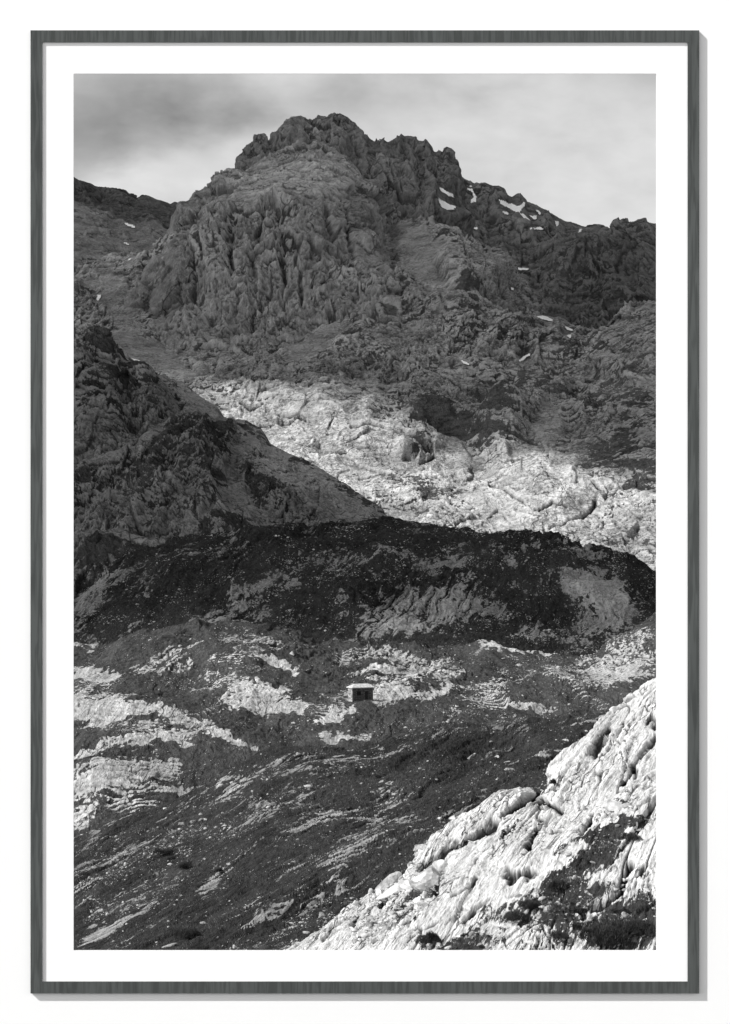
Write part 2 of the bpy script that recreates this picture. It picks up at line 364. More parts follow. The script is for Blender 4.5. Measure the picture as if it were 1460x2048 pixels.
# ================= B: near grass slope ===============================
B_ref = 260/F
crestB = [(-2500,2300),(-600,1960),(0,1745),(147,1672),(200,1650),(250,1630),(330,1602),(400,1572),(440,1550),(480,1528),(520,1503),(560,1492),(620,1486),(700,1488),(760,1484),(800,1470),(860,1455),(930,1446),(1000,1440),(1150,1425),(1400,1400),(2000,1380),(3800,1330)]
def dispB(P, s, PX, PY, n):
    h, c = rocky(B_ref, big=14, rid=4, sw=4.5, fine=2.6, ky=8.0, skew=.2, crag=1.6, U=(1, 0, 0), usz=34, bsz=170, rsz=60, sharp=.3, off=3)(P, s, PX, PY, n)
    return h, c
def paintB(P, s, PX, PY, n, h, c):
    X = PX+c['b']*20; Y = PY+c['fi']*12
    g = .95 + .25*c['b'] - .38*c['am']*(c['st'] > 1.05)
    for q, a in [((230,1850,110,9,32),.9),((205,1862,45,18,30),1.),((410,1780,75,9,48),.85),((470,1730,60,8,38),.6),((790,1572,55,30,42),.5),((700,1700,90,26,55),.42),((620,1640,120,14,28),.4),((260,1790,90,14,30),.42),((200,1740,80,20,40),.4),((470,1590,30,12,30),.9),((600,1538,60,8,8),.8),((690,1524,60,6,6),.9),((780,1505,46,8,25),.9),((450,1568,30,9,30),1.0),((870,1470,60,6,20),.5),((560,1600,120,16,25),.35),((180,1690,60,10,35),.35),((330,1840,40,8,30),.6),((790,1610,60,40,50),.4)]:
        g = g - .62*a*blob(X, Y, *q)
    for q in [(880,1510,140,26,16),(370,1850,60,24,15),(330,1690,50,12,20),(360,1725,30,9,20),(900,1560,120,40,15),(700,1830,120,40,20)]:
        g = g + .5*blob(X, Y, *q)
    tone = 1.0 + .25*c['b']
    for q, a in [((880,1500,150,22,18),-.55),((370,1855,60,20,10),-.4),((600,1600,200,60,20),.15),((800,1590,70,45,45),.35),((640,1690,120,40,40),.3),((300,1760,160,30,30),.25)]:
        tone = tone + a*blob(X, Y, *q)
    return np.clip(g, -.2, 1.2), np.clip(tone, .3, 2)

# ================= C: hut meadow with rock humps =====================
C_ref = 520/F
crestC = [(-2500,1380),(-600,1330),(100,1292),(147,1284),(230,1270),(320,1254),(400,1242),(460,1238),(520,1246),(580,1262),(640,1280),(720,1288),(800,1290),(900,1289),(960,1292),(1030,1300),(1100,1306),(1160,1313),(1195,1300),(1230,1275),(1270,1254),(1312,1228),(1400,1180),(1800,1090),(3800,950)]
def dispC(P, s, PX, PY, n):
    h, c = rocky(C_ref, big=15, rid=6, sw=3.2, fine=2.8, crag=1.7, ky=6.0, U=(.12, 1, .3), usz=36, bsz=130, rsz=50, sharp=.3, off=8)(P, s, PX, PY, n)
    c['k'] = 1.0
    k = np.minimum(1, (((PX-722)/46)**2+((PY-1396)/18)**2)*.8)      # level ground round the hut
    return h*k, c
def paintC(P, s, PX, PY, n, h, c):
    X = PX+c['b']*34; Y = PY+c['fi']*9
    right = sstep(1150, 1280, PX+(1330-PY)*.3)
    g = 1.0 + .16*c['b'] - .25*(c['st'] > 1.1)*c['am'] - .2*right
    for q, a in [((185,1352,62,18,-5),1.25),((175,1415,85,26,0),1.3),((250,1420,80,18,-8),1.1),((330,1418,50,9,-12),.9),((230,1445,70,12,8),1.),
                 ((562,1328,36,9,-22),1.25),((515,1375,55,12,0),1.2),((520,1405,85,20,-4),1.25),((600,1415,40,9,0),.7),((668,1430,48,11,25),1.3),
                 ((700,1388,16,12,0),.9),((780,1385,46,20,10),1.2),((860,1385,42,8,18),1.25),((800,1330,75,12,5),.95),((860,1350,90,7,6),.8),((780,1306,60,9,0),.8),((1060,1304,80,5,-6),1.),((1010,1300,30,5,0),.9),
                 ((290,1488,110,11,13),1.2),((180,1520,80,10,12),1.1),((370,1485,50,8,-15),1.),((460,1475,70,9,-25),.8),((270,1545,110,22,10),1.0),((200,1580,80,22,12),1.0),((350,1575,80,12,5),.7),((175,1640,50,26,10),1.0),((250,1610,80,16,5),.6),
                 ((405,1285,40,5,20),.9),((320,1312,90,10,22),.55),((250,1345,60,6,5),.6),((160,1286,20,5,0),1),((690,1476,60,9,0),.9),((760,1340,80,12,10),.6),((1050,1410,55,9,5),.9),((980,1395,70,8,5),.5),((940,1375,90,12,5),.5),((330,1335,60,14,15),.4),
                 ((1120,1350,120,34,5),.38),((1260,1330,90,50,30),.45),((470,1300,120,30,10),.25),((1070,1450,60,6,0),.4),((900,1430,110,10,10),.4),((600,1300,140,14,-5),.3),((440,1345,90,24,15),.3),((560,1450,60,10,-10),.3),((400,1450,80,12,-18),.7),((290,1460,90,10,8),.7)]:
        g = g - .86*a*blob(X, Y, *q)
    for q in [(420,1530,60,26,-10),(330,1515,90,10,5),(1060,1270,140,16,0),(560,1475,60,14,0),(640,1455,90,10,10),(230,1500,60,8,5)]:
        g = g + .5*blob(X, Y, *q)
    tone = 1.05 + .2*c['b']
    for q, a in [((440,1520,70,26,-10),-.5),((480,1345,120,40,0),.35),((700,1300,160,18,0),-.1),((440,1582,45,26,20),.7),((575,1452,60,9,-18),.7),((1120,1440,150,24,0),-.25),((300,1540,120,60,0),-.2)]:
        tone = tone + a*blob(X, Y, *q)
    return np.clip(g, -.3, 1.2), np.clip(tone, .3, 2)

# ================= D: dark hill ======================================
D_ref = 800/F
crestD = [(-2500,1500),(-600,1400),(60,1245),(147,1188),(200,1150),(235,1122),(262,1108),(330,1085),(400,1068),(480,1057),(560,1047),(640,1046),(700,1042),(760,1042),(800,1036),(835,1036),(880,1046),(950,1058),(1000,1060),(1060,1066),(1120,1078),(1165,1090),(1220,1094),(1255,1102),(1280,1118),(1300,1138),(1330,1168),(1420,1260),(1600,1400),(3800,1600)]
def dispD(P, s, PX, PY, n):
    return rocky(D_ref, big=15, rid=7, sw=5.5, fine=2.4, crag=2.0, ky=4.5, skew=.08, warp=.5, U=(1, 0, -.4), usz=26, bsz=120, rsz=46, sharp=.3, off=14)(P, s, PX, PY, n)
def paintD(P, s, PX, PY, n, h, c):
    X = PX+c['b']*24; Y = PY+c['fi']*10
    g = .87 + .25*c['b'] - .2*(c['st'] > 1.0)*c['am']*sstep(1075, 1140, PY+0*PX)
    for q, a in [((850,1225,130,42,8),.85),((800,1262,80,18,0),.8),((1195,1175,75,38,-18),1.3),((1230,1215,40,32,-10),1.2),((1190,1248,60,14,0),.6),((1165,1108,60,10,-15),.85),((900,1118,26,14,0),1.),((860,1112,40,8,10),.6),((1065,1092,22,4,5),1),((1025,1122,12,6,0),1),((478,1190,30,22,55),.85),((520,1170,30,14,60),.6),((580,1158,24,9,30),.7),((640,1150,26,10,30),.6),((440,1232,60,12,22),.65),((690,1215,30,30,30),.5),((225,1150,70,12,40),.9),((180,1195,60,16,38),.9),((170,1230,60,10,35),.6),((380,1105,24,8,10),.6),((470,1066,60,4,5),.7),((560,1140,50,8,30),.4),((990,1110,50,20,30),.3),((760,1110,60,14,10),.4),((1130,1270,90,18,0),.45),((510,1233,40,14,40),.4)]:
        g = g - .72*a*blob(X, Y, *q)
    for q in [(420,1170,110,44,20),(1060,1220,90,34,-10),(1280,1150,40,50,-40),(700,1070,300,14,0)]:
        g = g + .35*blob(X, Y, *q)
    tone = .95 + .2*c['b']
    tone = tone + .3*blob(X, Y, 850, 1225, 150, 50) + .25*blob(X, Y, 1200, 1190, 90, 60)
    return np.clip(g, -.2, 1.2), np.clip(tone, .3, 2)

# ================= E: dark crag and slope on the left ================
E_ref = 1050/F
crestE = [(-2500,620),(-1400,700),(-600,560),(-200,600),(0,575),(100,615),(147,640),(160,631),(175,640),(200,655),(215,680),(228,694),(240,706),(262,722),(285,724),(305,741),(330,752),(345,757),(375,775),(400,792),(415,800),(435,812),(447,830),(470,842),(492,845),(520,856),(545,886),(570,899),(600,914),(650,942),(690,970),(720,990),(750,1012),(785,1033),(815,1060),(900,1150),(1000,1260)]
def dispE(P, s, PX, PY, n):
    h, c = rocky(E_ref, big=26, rid=16, sw=11, slab=14, slsz=80, fine=2.6, crag=3.2, ky=1.8, kz=1.7, warp=.4, U=(.15, .5, 1), usz=44, bsz=130, rsz=55, sharp=.2, off=21)(P, s, PX, PY, n)
    t = talusE(PX, PY, c); c['t'] = t
    # protruding crag blocks
    X = PX+c['b']*20
    for q, a in [((190,810,60,70,0),40),((290,800,55,40,-30),34),((170,780,70,50,0),20),((370,860,50,60,0),26),((300,1010,150,50,0),30),((420,950,60,90,10),26),((470,860,34,34,0),20),((190,680,70,40,-20),20)]:
        h = h + a*blob(X, PY, *q, p=3)
    sm = np.clip(blob(PX+c['b']*20, PY, 650, 985, 190, 48, -32)+blob(PX, PY, 545, 885, 90, 22, -30), 0, 1)
    h = h*(1-.9*t)*(1-.6*sm)*(.35+.65*sstep(0, 34, PY-curve(crestE)(PX)))
    return h, c
def talusE(PX, PY, c):
    X = PX+c['b']*16; Y = PY+c['b']*12
    t = 0
    for q in [(215,905,75,14,18),(300,868,45,18,30),(345,835,30,16,35),(400,815,60,16,-42),(440,812,26,26,-40),(470,930,22,55,-12),(470,1000,34,40,10),(420,1045,60,16,8),(250,1072,130,12,-3),(360,1040,30,8,0)]:
        t = np.maximum(t, blob(X, Y, *q))
    return t
def paintE(P, s, PX, PY, n, h, c):
    X = PX+c['b']*24; Y = PY+c['fi']*10
    g = .36 + .42*c['b'] + .3*(.7-c['r'])
    for q, a in [((240,790,32,22,-10),.8),((200,690,80,30,-20),.4),((330,900,70,44,-10),.35),((430,910,30,60,-20),.4),((260,960,120,22,5),.25),((250,740,60,14,-10),-.3),((640,980,150,34,-32),-.35),((530,900,50,20,-30),-.1),((230,1110,80,26,10),.35),((520,980,40,30,-30),.3),((400,880,40,30,0),.3),((200,1035,90,30,0),-.1),((590,905,60,10,-32),.35),((700,985,70,8,-33),.3)]:
        g = g + a*blob(X, Y, *q)
    t = c['t']; g = g*(1-t) + .05*t
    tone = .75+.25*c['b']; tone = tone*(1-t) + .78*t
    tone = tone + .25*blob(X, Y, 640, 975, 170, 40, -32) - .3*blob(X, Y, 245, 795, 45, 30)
    return np.clip(g, -.2, 1.2), np.clip(tone, .15, 2)

# ================= F: bare limestone bowl below the mountain ==========
F_ref = 1700/F
topF = [(-2500,600),(-600,560),(0,525),(147,516),(200,512),(260,500),(300,490),(350,466),(390,500),(420,560),(560,590),(700,560),(740,520),(770,455),(800,440),(850,437),(880,445),(905,462),(930,476),(945,480),(965,494),(985,510),(1010,540),(1035,560),(1060,580),(1090,606),(1110,625),(1135,645),(1165,660),(1190,657),(1215,638),(1240,617),(1262,602),(1290,592),(1312,589),(1400,560),(1800,480),(3800,300)]
dTop = [(-2500,2400),(300,2350),(420,2150),(700,2150),(780,2380),(930,2300),(1080,2150),(1170,2050),(1240,1850),(1312,1750),(3800,1600)]
def dispF(P, s, PX, PY, n):
    h, c = rocky(F_ref, big=22, rid=16, sw=6.5, fine=2.8, crag=2.4, slab=7, slsz=60, warp=.5, ky=4.2, U=(-.28, .55, 1), usz=34, bsz=150, rsz=60, sharp=.25, off=33)(P, s, PX, PY, n)
    X = PX+c['b']*20
    t = talusF(X, PY+c['b']*10); t = np.clip(t*1.25, 0, 1); c['t'] = t
    for q, a in [((930,540,70,40,-20),34),((1000,560,40,30,-40),20),((690,650,60,24,0),22),((890,600,60,20,0),16),((880,835,60,34,0),24),((1000,850,60,44,10),36),((1070,690,100,40,0),26),((1060,800,80,30,20),24),((640,810,150,40,-8),14),((1080,950,130,40,0),18),((840,890,60,24,0),14),((720,860,90,40,0),14),((1230,700,80,40,30),20),((540,720,120,24,-5),14)]:
        h = h + a*blob(X, PY, *q)
    # undercut hollows
    for q, a in [((900,862,60,9,-8),26),((930,590,40,10,0),22),((840,905,50,9,8),16),((1000,885,60,10,8),14),((885,578,50,7,0),14),((1000,700,60,8,30),8)]:
        h = h - a*blob(X, PY, *q)
    bd = sstep(860, 960, PY+.05*(PX-700))
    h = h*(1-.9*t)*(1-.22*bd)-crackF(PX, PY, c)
    return h, c
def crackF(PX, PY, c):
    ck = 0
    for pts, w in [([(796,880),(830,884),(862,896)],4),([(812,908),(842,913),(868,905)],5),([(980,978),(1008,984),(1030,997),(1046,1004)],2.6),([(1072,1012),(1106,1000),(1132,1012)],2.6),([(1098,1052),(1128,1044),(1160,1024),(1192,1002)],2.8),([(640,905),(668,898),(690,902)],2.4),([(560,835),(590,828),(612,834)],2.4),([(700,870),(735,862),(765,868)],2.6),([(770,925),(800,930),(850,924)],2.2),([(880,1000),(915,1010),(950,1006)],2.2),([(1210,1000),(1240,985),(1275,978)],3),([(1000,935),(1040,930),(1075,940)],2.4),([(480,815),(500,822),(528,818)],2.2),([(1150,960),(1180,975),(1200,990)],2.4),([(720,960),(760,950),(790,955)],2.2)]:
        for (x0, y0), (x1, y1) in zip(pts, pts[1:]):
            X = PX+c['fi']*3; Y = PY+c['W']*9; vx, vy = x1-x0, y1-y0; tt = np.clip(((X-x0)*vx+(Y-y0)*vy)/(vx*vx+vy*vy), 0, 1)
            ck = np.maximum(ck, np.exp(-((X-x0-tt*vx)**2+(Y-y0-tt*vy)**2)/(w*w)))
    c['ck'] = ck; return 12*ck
def talusF(X, Y):
    t = 0
    for q in [(235,600,30,85,28),(290,700,85,30,-30),(345,735,60,16,-25),(570,655,130,14,8),(630,690,70,24,20),(830,490,70,44,-35),(850,540,60,26,-30),(420,660,40,9,20),(905,895,30,22,-45),(1050,905,36,14,30),(1245,1040,28,9,28),(1090,840,40,22,40),(640,640,60,12,30),(180,560,20,10,0)]:
        t = np.maximum(t, blob(X, Y, *q))
    return t
def paintF(P, s, PX, PY, n, h, c):
    X = PX+c['b']*30; Y = PY+c['fi']*12
    g = .16 + .36*c['b'] + .22*(.75-c['r'])
    right = sstep(1020, 1200, PX-(PY-800)*.2)*sstep(600, 700, PY)*(1-sstep(940, 1010, PY+(PX-1180)*-.2))
    g = g + .16*right
    for q, a in [((880,850,60,34,0),.3),((980,860,60,40,20),.5),((930,800,120,24,10),.2),((500,690,90,20,0),.3),((1050,770,90,26,30),.3),((1200,880,70,40,-10),.3),((1190,930,40,34,-50),.3),((700,730,160,26,0),.12),((800,610,70,30,0),.15),((340,645,50,28,-10),.35),((870,985,110,26,0),.2),((1190,1070,140,22,4),.42),((1290,1090,60,26,0),.5),((1240,1000,60,14,25),.25),((840,950,100,10,0),.12),((760,940,60,16,0),.12),((580,760,90,10,0),.2),((850,900,24,12,-20),.4),((690,655,50,20,0),.4),((940,580,26,9,0),.4),((880,575,26,7,0),.3)]:
        g = g + a*blob(X, Y, *q)
    for q, a in [((1080,970,160,40,-5),.35),((640,810,160,30,-8),.25),((560,870,120,26,-30),.2),((800,900,60,30,0),.15),((1280,900,60,24,0),.2),((930,520,70,34,-20),.15)]:
        g = g - a*blob(X, Y, *q)
    t = c['t']; g = g*(1-t) - .1*t
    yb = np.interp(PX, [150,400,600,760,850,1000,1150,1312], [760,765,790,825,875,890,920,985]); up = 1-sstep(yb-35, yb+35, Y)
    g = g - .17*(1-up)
    tone = (.95+.22*c['b'])*(1-.40*up) ; tone = tone*(1-t) + (.72-.2*up)*t  # upper bowl darkened along the cloud edge: cloud shade painted into the tone
    tone = tone + .22*blob(X, Y, 360, 745, 60, 12, 10) - .75*c['ck']  # cracks and knoll undercuts darkened too, undercut shade put into the tone
    lg = fbm((PX.astype(f32)/70, PY.astype(f32)/18, P[2]*0), 4, .6, 12); tone = tone*(1+.28*np.clip(lg, -1, .5)*(1-up*.4)); g = g + .35*np.clip(-lg, 0, 1)
    return np.clip(g, -.3, 1.2), np.clip(tone, .2, 2)

# ================= G1 / G2: the mountain ==============================
G_ref = 2300/F
crestG = [(180,900),(235,760),(262,650),(272,600),(280,585),(300,550),(322,520),(340,492),(347,470),(350,430),(353,408),(360,397),(372,390),(385,380),(400,373),(418,358),(432,350),(455,346),(480,340),(510,330),(540,318),(575,308),(600,299),(630,292),(660,296),(690,310),(715,336),(735,372),(752,415),(765,450),(780,490),(800,540),(840,610),(900,700)]
footG = [(180,960),(235,860),(280,700),(340,705),(430,660),(520,642),(600,630),(700,612),(780,580),(840,640),(900,760)]
def dispG(P, s, PX, PY, n):
    h, c = rocky(G_ref, big=24, rid=24, sw=8, slab=22, slsz=80, fine=2.6, crag=2.3, ky=1.5, kz=2.2, warp=.35, U=(.5, -.3, 1), usz=38, bsz=110, rsz=52, sharp=.2, off=47)(P, s, PX, PY, n)
    sm = blob(PX+c['b']*20, PY, 560, 372, 190, 38, 8)+blob(PX, PY, 640, 345, 120, 26, 0)
    sm = np.clip(sm, 0, 1); c['sm'] = sm
    # vertical ribs and gullies on the face
    for (gx, gy, w, l, a, tilt) in [(520,470,9,90,-34,8),(566,520,8,80,-28,5),(470,500,8,70,-26,0),(410,470,8,70,-24,0),(600,560,9,60,-28,-5),(650,430,10,50,-22,-10),(700,480,10,60,-26,-10),(380,560,8,60,-20,10),(500,590,9,60,-20,5),(455,420,8,40,-18,0)]:
        h = h + .6*a*blob(PX+c['W']*14+c['fi']*5+c['b']*10, PY, gx, gy, w*.8, l, -tilt)
    for (gx, gy, w, l, a) in [(430,520,34,90,16),(560,430,40,60,12),(625,500,36,80,20),(740,440,30,60,18),(495,540,24,80,14),(350,560,50,70,10)]:
        h = h + a*blob(PX+c['W']*16, PY, gx, gy, w, l)
    h = h*(1-.7*sm)*(.5+.5*sstep(0, 24, PY-curve(crestG)(PX)))
    return h, c
def paintG(P, s, PX, PY, n, h, c):
    X = PX+c['b']*24; Y = PY+c['fi']*10
    g = .05+.35*c['b']+.25*(.7-c['r']); g = np.clip(g, -.3, .8)
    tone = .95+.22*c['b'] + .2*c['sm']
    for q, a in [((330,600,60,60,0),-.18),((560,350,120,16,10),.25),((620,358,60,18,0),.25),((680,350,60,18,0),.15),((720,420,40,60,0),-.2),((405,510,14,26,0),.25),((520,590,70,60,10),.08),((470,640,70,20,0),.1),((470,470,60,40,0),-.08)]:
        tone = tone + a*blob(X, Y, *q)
    return g, np.clip(tone, .2, 2)
K_ref = 2650/F
crestK = [(440,520),(460,400),(470,352),(478,332),(486,312),(496,294),(504,281),(512,268),(518,265),(525,268),(532,279),(540,276),(544,266),(552,258),(566,247),(582,239),(598,233),(610,234),(625,239),(642,236),(655,238),(668,231),(680,227),(690,228),(696,238),(708,242),(718,250),(727,264),(736,262),(745,270),(752,272),(762,268),(772,276),(782,277),(795,270),(815,268),(832,269),(845,276),(852,274),(860,289),(868,300),(877,297),(885,304),(893,300),(900,312),(908,320),(912,338),(915,352),(922,375),(930,400),(940,440),(955,500),(975,560)]
def dispK(P, s, PX, PY, n):
    h, c = rocky(K_ref, big=16, rid=24, sw=6, slab=14, slsz=60, fine=2.6, crag=2.4, ky=1.5, kz=3.0, warp=.3, U=(.9, -.3, .45), usz=40, bsz=90, rsz=44, sharp=.2, off=59)(P, s, PX, PY, n)
    top = sstep(0, 26, PY-curve(crestK)(PX))
    return h*(.6+.4*top), c
def paintK(P, s, PX, PY, n, h, c):
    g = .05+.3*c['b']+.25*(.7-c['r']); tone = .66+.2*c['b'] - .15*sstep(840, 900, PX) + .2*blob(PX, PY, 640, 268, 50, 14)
    return np.clip(g, -.3, .8), np.clip(tone, .2, 2)

# ================= H / I: far ridges ==================================
H_ref = 3300/F
crestH = [(860,420),(895,370),(912,345),(920,345),(932,354),(945,362),(958,366),(970,368),(985,372),(998,370),(1008,376),(1014,385),(1024,389),(1034,384),(1041,381),(1048,387),(1055,399),(1066,403),(1080,410),(1094,414),(1104,424),(1118,434),(1130,441),(1148,444),(1170,451),(1190,450),(1210,452),(1232,455),(1245,451),(1256,453),(1266,457),(1278,450),(1290,445),(1312,443),(1400,430),(1800,380),(3800,300)]
def dispH(P, s, PX, PY, n):
    h, c = rocky(H_ref, big=24, rid=22, sw=5, fine=2.6, crag=2.2, slab=10, slsz=60, warp=.4, ky=2.6, kz=1.6, U=(.6, -.3, 1), usz=34, bsz=120, rsz=50, sharp=.2, off=71)(P, s, PX, PY, n)
    for q, a in [((1150,520,90,30,-12),34),((1260,500,60,30,20),26),((1290,470,40,14,10),6),((1050,450,60,20,-30),14)]:
        h = h + a*blob(PX+c['b']*14, PY, *q)
    top = sstep(0, 30, PY-curve(crestH)(PX)); return h*(.22+.78*top), c
def paintH(P, s, PX, PY, n, h, c):
    g = .3+.4*c['b']+.2*(.7-c['r']); tone = .62+.15*c['b'] - .16*blob(PX, PY, 1230, 570, 130, 70) + .1*blob(PX, PY, 1180, 455, 140, 20)
    return np.clip(g, -.3, 1), np.clip(tone, .2, 2)
crestI = [(-2500,300),(-1500,380),(-600,290),(60,318),(110,334),(147,347),(158,353),(172,357),(190,367),(205,370),(226,374),(240,381),(258,389),(270,394),(282,391),(296,390),(308,393),(320,397),(332,403),(341,407),(350,402),(357,404),(380,415),(440,440)]
def dispI(P, s, PX, PY, n):
    h, c = rocky(H_ref, big=16, rid=16, sw=4, fine=2.4, crag=2, warp=.4, ky=2.4, kz=1.8, U=(.6, -.3, 1), usz=30, bsz=100, rsz=44, sharp=.2, off=83)(P, s, PX, PY, n)
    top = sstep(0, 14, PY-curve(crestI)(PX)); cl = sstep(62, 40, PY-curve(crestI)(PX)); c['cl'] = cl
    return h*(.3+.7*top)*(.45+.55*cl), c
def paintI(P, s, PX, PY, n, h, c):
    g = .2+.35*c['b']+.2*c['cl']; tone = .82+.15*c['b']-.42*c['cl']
    return np.clip(g, -.3, 1), np.clip(tone, .15, 2)

def back(pts, dy): return [(a, b+dy) for a, b in pts]

M_A = rock_material('near_limestone', A_ref, .76, .05, (1.1, .24, .35), .32, 1.35, .8, .34, fleck=.24)
M_B = rock_material('grass_slope', B_ref, .37, .042, (1, .13, .8), .13, 1.2, .4, .55, fleck=.3)
M_C = rock_material('meadow', C_ref, .50, .062, (1, .16, 1.2), 0, 1.2, .6, .36, fleck=.3)
M_D = rock_material('heath_hill', D_ref, .34, .036, (1, .25, .9), .08, 1.3, .5, .60, fleck=.45)
M_E = rock_material('left_crag', E_ref, .28, .045, (1, .5, .8), 0, 1.3, .6, .50, skz=.5, fleck=.45)
M_F = rock_material('limestone_bowl', F_ref, .62, .09, (.8, .3, 1.3), 0, 1.3, .22, .44, skz=-.5, fleck=.5)
M_G = rock_material('mountain_rock', G_ref, .32, .10, (1, .8, .55), 0, 1.4, .6, .35, skz=-.25, fleck=.3)
M_K = rock_material('summit_rock', K_ref, .31, .10, (1, .8, .45), 0, 1.4, .5, .35, skz=-.25, fleck=.25)
M_H = rock_material('far_rock', H_ref, .31, .07, (1, .6, .8), 0, 1.2, .4, .4, skz=.4, fleck=.3)

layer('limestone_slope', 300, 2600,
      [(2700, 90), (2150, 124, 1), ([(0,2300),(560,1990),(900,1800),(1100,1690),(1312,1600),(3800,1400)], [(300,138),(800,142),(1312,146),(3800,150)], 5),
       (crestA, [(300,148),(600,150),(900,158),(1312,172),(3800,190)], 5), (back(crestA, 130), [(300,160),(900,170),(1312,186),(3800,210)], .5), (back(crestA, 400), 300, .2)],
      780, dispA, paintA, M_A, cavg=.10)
layer('grass_slope', -2500, 3800,
      [(2700, 60, 0), (2050, 150, .6), ([(-2500,2350),(147,1790),(520,1680),(900,1650),(3800,1600)], [(-2500,250),(147,270),(900,270),(3800,250)], 5),
       (crestB, [(-2500,330),(147,345),(520,400),(900,440),(1312,455),(3800,420)], 5), (back(crestB, 55), [(-2500,350),(147,360),(520,425),(900,465),(3800,450)], .5), (back(crestB, 140), 520, .2)],
      400, dispB, paintB, M_B, bumps=[(620,1560,160,30,8),(250,1800,140,40,8)])
layer('meadow', -2500, 3800,
      [([(-2500,2300),(147,1950),(500,1790),(900,1720),(3800,1660)], 330, 0), ([(-2500,2000),(147,1680),(400,1610),(520,1560),(900,1530),(3800,1490)], [(-2500,370),(147,380),(520,415),(900,430),(3800,430)], 2),
       ([(-2500,1600),(147,1425),(700,1405),(1000,1400),(1312,1350),(3800,1200)], [(147,490),(1312,520)], 4),
       (crestC, [(147,700),(900,700),(1312,640),(3800,600)], 4), (back(crestC, 25), [(147,730),(900,740),(1312,690)], .4), (back(crestC, 90), 900, .2)],
      440, dispC, paintC, M_C, cavg=.34,
      bumps=[(480,1310,130,26,24),(200,1415,150,20,16),(300,1500,150,20,26),(250,1570,150,30,30),(450,1480,90,22,18),(530,1390,90,24,14),(800,1330,130,20,10),(820,1380,90,18,12),(660,1435,60,14,10),(690,1478,80,12,10),(1050,1370,120,20,8),(430,1585,30,18,-16)])
layer('dark_hill', -2500, 3800,
      [([(-2500,1650),(147,1345),(400,1300),(700,1325),(1100,1345),(1312,1300),(3800,1700)], 690, 0), ([(-2500,1560),(147,1262),(400,1215),(700,1245),(1150,1265),(1312,1240),(3800,1660)], [(147,745),(1312,745)], 2),
       ([(-2500,1530),(147,1215),(300,1130),(700,1095),(1150,1130),(1250,1145),(1312,1185),(3800,1620)], [(147,810),(1312,820)], 4),
       (crestD, [(147,900),(700,920),(1312,880),(3800,880)], 3), (back(crestD, 40), 1000, .5), (back(crestD, 200), 1080, .2)],
      330, dispD, paintD, M_D, bumps=[(850,1235,140,40,14),(1200,1200,90,50,20),(560,1150,120,40,10)])
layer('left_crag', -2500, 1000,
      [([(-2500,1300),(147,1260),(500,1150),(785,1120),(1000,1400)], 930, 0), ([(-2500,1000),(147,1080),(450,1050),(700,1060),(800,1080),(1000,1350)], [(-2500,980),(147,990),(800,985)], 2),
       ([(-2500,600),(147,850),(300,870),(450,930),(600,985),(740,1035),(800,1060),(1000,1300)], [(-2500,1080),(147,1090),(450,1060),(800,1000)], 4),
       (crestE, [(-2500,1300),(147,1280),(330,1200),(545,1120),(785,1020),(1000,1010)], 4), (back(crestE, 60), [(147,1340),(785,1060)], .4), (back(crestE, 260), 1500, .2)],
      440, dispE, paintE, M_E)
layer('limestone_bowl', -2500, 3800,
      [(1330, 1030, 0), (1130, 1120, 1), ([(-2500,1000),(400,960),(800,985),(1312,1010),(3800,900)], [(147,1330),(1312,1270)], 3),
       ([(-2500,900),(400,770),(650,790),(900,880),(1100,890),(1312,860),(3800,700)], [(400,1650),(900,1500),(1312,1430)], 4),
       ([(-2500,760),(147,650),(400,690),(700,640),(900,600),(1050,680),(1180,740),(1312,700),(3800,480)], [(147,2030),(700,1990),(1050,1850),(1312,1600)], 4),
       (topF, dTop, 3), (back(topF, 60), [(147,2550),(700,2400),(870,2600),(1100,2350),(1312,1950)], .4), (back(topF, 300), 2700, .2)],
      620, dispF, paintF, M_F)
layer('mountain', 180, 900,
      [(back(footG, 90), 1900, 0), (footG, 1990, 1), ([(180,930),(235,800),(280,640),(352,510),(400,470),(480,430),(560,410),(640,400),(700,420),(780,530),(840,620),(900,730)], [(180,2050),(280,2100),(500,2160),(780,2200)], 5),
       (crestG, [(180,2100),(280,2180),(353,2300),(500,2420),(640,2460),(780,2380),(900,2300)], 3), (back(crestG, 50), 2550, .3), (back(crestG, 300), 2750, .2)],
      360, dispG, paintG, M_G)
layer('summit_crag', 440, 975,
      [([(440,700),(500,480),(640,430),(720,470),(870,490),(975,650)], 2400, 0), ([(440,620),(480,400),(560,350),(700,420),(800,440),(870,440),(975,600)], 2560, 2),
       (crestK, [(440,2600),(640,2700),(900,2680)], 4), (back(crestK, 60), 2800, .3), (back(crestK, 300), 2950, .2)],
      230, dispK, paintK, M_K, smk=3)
layer('far_ridge', 860, 3800,
      [(850, 2500, 0), ([(860,700),(1100,690),(1180,680),(1312,660),(3800,600)], 2750, 1), ([(860,480),(1000,500),(1180,520),(1312,510),(3800,450)], [(860,3200),(1200,3000),(1312,2950)], 3),
       (crestH, [(860,3600),(1200,3500),(1290,3200),(3800,3200)], 2), (back(crestH, 60), 3800, .3), (back(crestH, 300), 4000, .2)],
      240, dispH, paintH, M_H, smk=3)
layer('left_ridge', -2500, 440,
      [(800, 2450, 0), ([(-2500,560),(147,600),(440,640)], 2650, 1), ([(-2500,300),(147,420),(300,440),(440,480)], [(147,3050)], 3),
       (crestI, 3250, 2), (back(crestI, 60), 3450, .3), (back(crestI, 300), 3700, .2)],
      200, dispI, paintI, M_H, smk=3)

